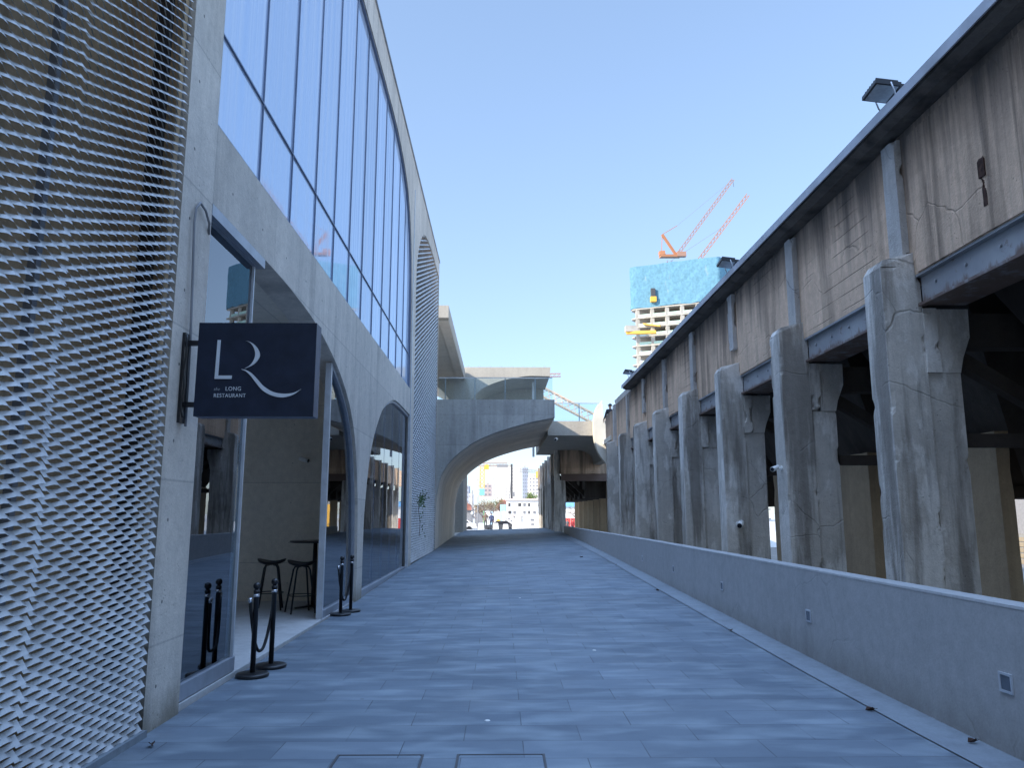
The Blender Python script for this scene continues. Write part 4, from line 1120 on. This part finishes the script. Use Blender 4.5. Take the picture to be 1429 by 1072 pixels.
wpale = plain('far_white_wall', (.70, .66, .60), .8); wpink = plain('far_pink_wall', (.50, .40, .37), .8); wgrey = plain('far_grey_wall', (.33, .36, .42), .8)
winA = plain('far_window_pale', (.45, .42, .40), .5); winB = plain('far_window_grey', (.22, .22, .25), .5)
block('high_rise', 690.5, 728, 653, 700, 25, 'broad white high-rise with rows of tiny windows, centre of the arch view', wpale, winA, 1.7, 2.6)
block('high_rise', 729, 737, 654, 760, 25, 'narrow grey high-rise beside the broad white one', wgrey, winB, 1.8, 3)
block('high_rise', 738, 756, 667, 640, 25, 'cream apartment high-rise with a notched top, right of the grey one', wpale, winB, 2.4, 2.6)
block('apartment_block', 676, 686, 677, 500, 20, 'pinkish apartment block just right of the yellow crane', wpink, winB, 1.6, 2.2)
block('apartment_block', 662, 671, 672, 560, 20, 'pale apartment block left of the pinkish one', wpale, winA, 1.6, 2.2)
block('apartment_block', 645, 655, 679, 480, 20, 'grey-blue apartment block at the left end of the arch view', wgrey, winB, 1.6, 2.2)
block('apartment_block', 655, 661, 690, 400, 15, 'low white apartment block behind the left trees', wpale, winB, 1.6, 2.2)
block('apartment_block', 686, 692, 671, 620, 20, 'slim cream apartment block at the left side of the broad high-rise', wpale, winA, 1.6, 2.2)

# prefab site office
po = thing('site_office', (4, 130, -1.2), 'white two-storey prefabricated site office with dark window openings', 'building')
x0, x1 = 1.0, 6.95
MB().box(x0, x1, 130, 136, -1.2, 3.75).build('wall', M['white'], po)
MB().box(x0 - .2, x1 + .2, 129.7, 136.2, 3.76, 4.05).build('roof', plain('pinkish_roof', (.62, .48, .44), .7), po)
m = MB()
for zz, hh in ((2.75, .55), (1.55, .5)):
    for k in range(7):
        if (k + int(zz)) % 4 == 3: continue
        xx = x0 + .25 + k * .82
        w = MB(); w.box(xx, xx + random.uniform(.3, .52), 129.95, 129.99, zz, zz + hh); w.build('window', M['midgrey'] if k % 2 else M['darkgrey'], po)
for k, (xx, zz, w_, h_) in enumerate(((1.2, .6, .3, .25), (1.6, .25, .3, .3), (3.4, .2, .15, .9), (4.9, .4, .6, .35), (5.0, -.3, .5, .3), (6.3, .3, .12, .8), (2.1, .9, .25, .25))):
    MB().box(xx, xx + w_, 129.95, 129.99, zz, zz + h_).build('window', M['midgrey'], po)
MB().box(x0, x1, 129.9, 129.98, 1.2, 1.3).build('floor_band', plain('pink_band', (.7, .5, .46), .7), po)
m = None
hb = thing('site_hoarding', (-1, 118, -1.2), 'white and pale blue site hoarding with an orange disc behind the two walkers', 'hoarding')
for k in range(7):
    MB().box(-2.55 + .47 * k, -2.10 + .47 * k, 118, 118.06, -1.2, 1.95).build('panel', M['white'] if k not in (2, 5) else plain('pale_blue_panel', (.45, .62, .78), .6), hb)
m = MB(); m.prism([(.05 + -.4 + .35 * math.cos(a * math.pi / 8), .35 + .42 * math.sin(a * math.pi / 8)) for a in range(16)], 'y', 117.94, 117.99); m.build('disc', M['yellow'], hb)
MB().box(-2.62, -2.5, 117.9, 118.1, -1.2, 2.0).build('post', plain('green_post', (.18, .42, .2), .7), hb)
tt = thing('info_board', (.25, 119, -1.2), 'light blue board raised above the hoarding on two posts', 'sign')
MB().box(-.1, .75, 119, 119.08, 1.9, 2.95).build('board', plain('sky_blue_board', (.38, .62, .85), .6), tt)
MB().box(0, .06, 119.1, 119.16, -1.2, 2.9).build('post', M['midgrey'], tt); MB().box(.6, .66, 119.1, 119.16, -1.2, 2.9).build('post', M['midgrey'], tt)
dkw = thing('shed', (-7, 140, -1.2), 'dark shed with a red roof at the left end of the arch view', 'building')
MB().box(-9.5, -5.3, 140, 146, -1.2, 2.2).build('wall', M['midgrey'], dkw)
m = MB(); m.prism([(-9.8, 2.202), (-5.0, 2.202), (-5.6, 3.3), (-9.4, 3.3)], 'y', 139.6, 146.4); m.build('roof', M['brick'], dkw)
sh2 = thing('shed', (-2, 170, -1.2), 'pale glass-roofed shed behind the bare trees', 'building')
MB().box(-5.6, -1.0, 170, 178, -1.2, 3.4).build('wall', M['midgrey'], sh2)
m = MB(); m.prism([(-5.9, 3.402), (-.8, 3.402), (-1.6, 5.2), (-5.2, 5.2)], 'y', 169.7, 178.2); m.build('roof', plain('pale_green_roof', (.55, .62, .58), .6), sh2)
bl = thing('brick_house', (1, 190, -1.2), 'red-roofed brick house behind the trees', 'building')
MB().box(-.5, 2.2, 190, 198, -1.2, 3.5).build('wall', M['brick'], bl)
m = MB(); m.prism([(-.8, 3.502), (2.5, 3.502), (1.9, 4.9), (-.2, 4.9)], 'y', 189.7, 198.2); m.build('roof', M['brick'], bl)

# piling rig
rgm = thing('piling_rig', (1.95, 140, -1.2), 'drilling rig with a tall dark vertical mast in front of the white high-rise', 'construction machine')
MB().box(1.78, 2.12, 139.8, 140.2, .5, 10.4).build('mast', M['darkgrey'], rgm)
m = MB(); m.beam((1.3, 140, .9), (1.85, 140, 7.8), .12); m.beam((.9, 140, .9), (1.0, 140, 6.2), .07); m.beam((.9, 140, 3.2), (1.8, 140, 3.0), .06); m.build('stay', M['midgrey'], rgm)
MB().box(.6, 2.2, 139, 142, -.8, .9).build('body', M['darkgrey'], rgm); m = MB(); m.box(.5, 2.3, 138.8, 139.4, -1.2, -.75); m.box(.5, 2.3, 141.4, 142.1, -1.2, -.75); m.build('track', M['black'], rgm)
MB().box(2.05, 2.5, 139.7, 140.3, 4.6, 5.4).build('drill_head', M['midgrey'], rgm)

# lamp posts
for (x, y, h_, l) in ((-3.45, 95, 5.0, 'pale street lamp with a white ball, left of the walkers'), (-3.15, 108, 5.2, 'second pale street lamp just right of the white-ball one')):
    z = lerp(y, [80, 110], [0, -1.2])
    t = thing('street_lamp', (x, y, z), l, 'street lamp', 'street lamps beyond the bridge')
    MB().tube([(x, y, z), (x, y, z + 2.), (x, y, z + h_)], [.09, .07, .05], 8).build('pole', M['midgrey'], t)
    MB().lathe([(.001, -.15), (.13, -.08), (.17, .05), (.12, .18), (.001, .22)], (x, y, z + (2.2 if y < 100 else h_)), 12).build('lamp_head', M['white'], t)
# concrete blocks
for (x, y, l) in ((-4.3, 86, 'white concrete block at the left, in front of the parked cars'), (-2.1, 84, 'white concrete block left of the walkers'), (-.55, 84, 'white concrete block right of the walkers'), (.55, 88, 'white concrete block below the orange disc'), (1.6, 90, 'white concrete block below the rig mast')):
    z = lerp(y, [80, 110], [0, -1.2])
    m = MB(); m.hexa([(x - .35, y - .3, z), (x + .35, y - .3, z), (x + .35, y + .3, z), (x - .35, y + .3, z)], [(x - .26, y - .22, z + .75), (x + .26, y - .22, z + .75), (x + .26, y + .22, z + .75), (x - .26, y + .22, z + .75)])
    tag(m.build('concrete_block', M['white'], loc=(x, y, z)), l, 'block', 'white concrete blocks beyond the path')
def car(x, y, z, rz, mat, label):
    t = thing('parked_car', (x, y, z), label, 'car', 'cars parked beyond the path')
    def tr(p): 
        c, s_ = math.cos(rz), math.sin(rz); return (x + p[0] * c - p[1] * s_, y + p[0] * s_ + p[1] * c, z + p[2])
    m = MB()
    prof = [(-2.1, .35), (-2.15, .75), (-1.9, .92), (-1.0, .98), (-.45, 1.42), (.9, 1.45), (1.6, 1.0), (2.1, .9), (2.15, .4)]
    for a_, w in ((0, .85),):
        A_ = [tr((p[0], -w, p[1])) for p in prof]; B_ = [tr((p[0], w, p[1])) for p in prof]; m.hexa(A_, B_)
    bd = m.build('body', mat, t)
    m = MB()
    for sd in (-.86, .86): m.hexa([tr((-.85, sd - .005, 1.0)), tr((1.35, sd - .005, 1.02)), tr((.85, sd - .005, 1.38)), tr((-.42, sd - .005, 1.36))], [tr((-.85, sd + .005, 1.0)), tr((1.35, sd + .005, 1.02)), tr((.85, sd + .005, 1.38)), tr((-.42, sd + .005, 1.36))])
    m.build('window', M['lens'], bd)
    for wx in (-1.35, 1.3):
        for sd in (-.8, .8):
            MB().tube([tr((wx, sd - .1, .32)), tr((wx, sd + .1, .32))], .32, 14).build('wheel', M['black'], t)
car(-5.0, 92, -.48, 0.05, M['white'], 'white car parked at the left end of the sunlit street')
car(-.1, 99, -.76, 0.0, M['darkgrey'], 'dark car parked behind the walkers')
#car(1.5, 104, -.95, 0.1, M['darkgrey'], 'second dark car parked in front of the site office corner')

# trees
def tree(x, y, z, h, spread, label, leafmat, nleaf, ls, seed, bare=True):
    rnd = random.Random(seed)
    t = thing('tree', (x, y, z), label, 'tree', 'trees beyond the bridge')
    m = MB(); tips = []
    def br(p, d, L, r, dep):
        q = p + d * L; mid = p.lerp(q, .5) + Vector((rnd.gauss(0, 1), rnd.gauss(0, 1), 0)) * L * .05
        m.tube([p, mid, q], [r, r * .85, r * .65], 5, cap=False)
        tips.append(mid); tips.append(q)
        if dep == 0: return
        for _ in range(3):
            nd = (d + Vector((rnd.gauss(0, .55) * spread, rnd.gauss(0, .55) * spread, rnd.gauss(.1, .3)))).normalized()
            br(q, nd, L * rnd.uniform(.62, .8), r * .6, dep - 1)
    br(Vector((x, y, z)), Vector((0, 0, 1)), h * .32, h * .022, 4)
    m.build('trunk', M['bark'], t)
    m = MB()
    for k in range(nleaf):
        b = rnd.choice(tips[6:]) + Vector((rnd.gauss(0, 1), rnd.gauss(0, 1), rnd.gauss(0, 1))) * h * .04
        u = Vector((rnd.gauss(0, 1), rnd.gauss(0, 1), rnd.gauss(0, 1))).normalized(); v = u.orthogonal().normalized(); s_ = ls * rnd.uniform(.6, 1.3)
        m.poly([b - u * s_, b + v * s_ * .6, b + u * s_, b - v * s_ * .6])
    m.build('crown', leafmat, t)
greenish = plain('olive_leaf', (.16, .20, .06), .8, 0, .2, .4, .6); tan = plain('tan_twigs', (.32, .24, .15), .9, 0, .2, .3, .6)
tree(-1.0, 112, -1.2, 5.4, 1.2, 'bare brown tree in front of the hoarding, centre of the arch view', tan, 500, .06, 1)
tree(-3.4, 150, -1.2, 6.0, 1.2, 'tan leafless tree behind the yellow crane foot', tan, 900, .10, 2)
tree(-1.2, 155, -1.2, 6.4, 1.2, 'olive-tan tree left of the broad high-rise', greenish, 700, .10, 3)
tree(1.0, 150, -1.2, 5.6, 1.1, 'reddish-brown tree left of the rig mast', M['twig'], 1500, .12, 4)
tree(8.2, 180, -1.2, 8.0, 1.0, 'yellow-green tree behind the site office, right end', greenish, 1500, .16, 5)
tree(5.6, 190, -1.2, 7.0, 1.2, 'tan bare tree behind the site office, centre', tan, 800, .12, 6)
tree(-7.6, 160, -1.2, 5.4, 1.2, 'reddish-brown tree behind the dark shed', M['twig'], 1200, .12, 7)
tree(11.0, 110, -1.2, 4.4, 1.1, 'thin bare tree seen through the far warehouse opening', tan, 200, .06, 8)
# seen through the far warehouse
rh2 = thing('red_hoarding', (10, 102, -1), 'red site hoarding seen through the opening of the far warehouse', 'hoarding')
for k in range(6): MB().box(7.5 + .8 * k, 8.27 + .8 * k, 102, 102.06, -1, 1.0).build('panel', M['red'], rh2)
sh3 = thing('shed', (12, 118, -1.2), 'white and blue shed behind the red hoarding', 'building')
MB().box(8, 16, 118, 124, -1.2, 2.6).build('wall', M['white'], sh3)
m = MB(); m.prism([(7.8, 2.602), (16.2, 2.602), (15.5, 3.4), (8.5, 3.4)], 'y', 117.7, 124.2); m.build('roof', M['bluepanel'], sh3)
person((9.2, 100.5, -.85), R(200), 'redcoat', 'trousers', 'person in red walking before the red hoarding, right of the other', 1.7, None, .1)
person((8.5, 100.2, -.85), R(160), 'darkgrey', 'trousers', 'person in dark clothes before the red hoarding, left of the one in red', 1.7, None, .1)

# ------------------------------------------------------------------ light, sky, camera
PHI, EL = 62, 27.9
w = bpy.data.worlds.new('World'); sc.world = w; w.use_nodes = True
nt = w.node_tree; nt.nodes.clear()
sky = nt.nodes.new('ShaderNodeTexSky'); sky.sky_type = 'NISHITA'; sky.sun_disc = False
sky.sun_elevation = R(EL); sky.sun_rotation = R(180 + PHI); sky.air_density = 1.0; sky.dust_density = .6; sky.ozone_density = 1.2; sky.altitude = 0
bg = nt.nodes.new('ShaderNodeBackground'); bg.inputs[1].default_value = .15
ou = nt.nodes.new('ShaderNodeOutputWorld')
gm = nt.nodes.new('ShaderNodeGamma'); gm.inputs[1].default_value = .6
tint = nt.nodes.new('ShaderNodeMix'); tint.data_type = 'RGBA'; tint.blend_type = 'MULTIPLY'; tint.inputs[0].default_value = 1; tint.inputs[7].default_value = (.635, .732, .875, 1)
nt.links.new(sky.outputs[0], gm.inputs[0]); nt.links.new(gm.outputs[0], tint.inputs[6]); # overhead sky strength raised to lift the shaded lane below
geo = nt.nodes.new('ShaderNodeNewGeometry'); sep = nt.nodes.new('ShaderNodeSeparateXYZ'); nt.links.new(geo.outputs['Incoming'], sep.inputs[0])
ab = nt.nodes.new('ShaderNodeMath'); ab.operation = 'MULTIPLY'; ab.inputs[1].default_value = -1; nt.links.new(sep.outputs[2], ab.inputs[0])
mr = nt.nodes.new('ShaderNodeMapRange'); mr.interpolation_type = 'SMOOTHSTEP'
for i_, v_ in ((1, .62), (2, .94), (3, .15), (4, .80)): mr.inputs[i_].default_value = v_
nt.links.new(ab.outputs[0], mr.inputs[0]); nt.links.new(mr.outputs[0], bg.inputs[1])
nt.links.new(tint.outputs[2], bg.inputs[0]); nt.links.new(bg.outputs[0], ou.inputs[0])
sun = bpy.data.lights.new('sun', 'SUN'); sun.energy = 2.0; sun.angle = R(.5); sun.color = (1, .90, .76)
so = bpy.data.objects.new('sun', sun); COL.objects.link(so)
dv = Vector((math.sin(R(PHI)) * math.cos(R(EL)), math.cos(R(PHI)) * math.cos(R(EL)), -math.sin(R(EL))))
so.rotation_euler = dv.to_track_quat('-Z', 'Y').to_euler(); so.location = (-30, -20, 40)

cam = bpy.data.cameras.new('camera'); co = bpy.data.objects.new('camera', cam); COL.objects.link(co)
cam.sensor_width = 36; cam.lens = 36 * 1080 / 1429; cam.clip_end = 6000; cam.clip_start = .05
co.location = (0, 0, 1.6)
co.rotation_euler = (R(90 + 9.513), 0, R(-.822))
sc.camera = co
sc.view_settings.view_transform = 'Standard'; sc.view_settings.look = 'None'; sc.view_settings.gamma = 1; sc.view_settings.use_curve_mapping = False
sc.view_settings.exposure = 2.0
sc.cycles.max_bounces = 8; sc.cycles.diffuse_bounces = 4; sc.cycles.transparent_max_bounces = 12
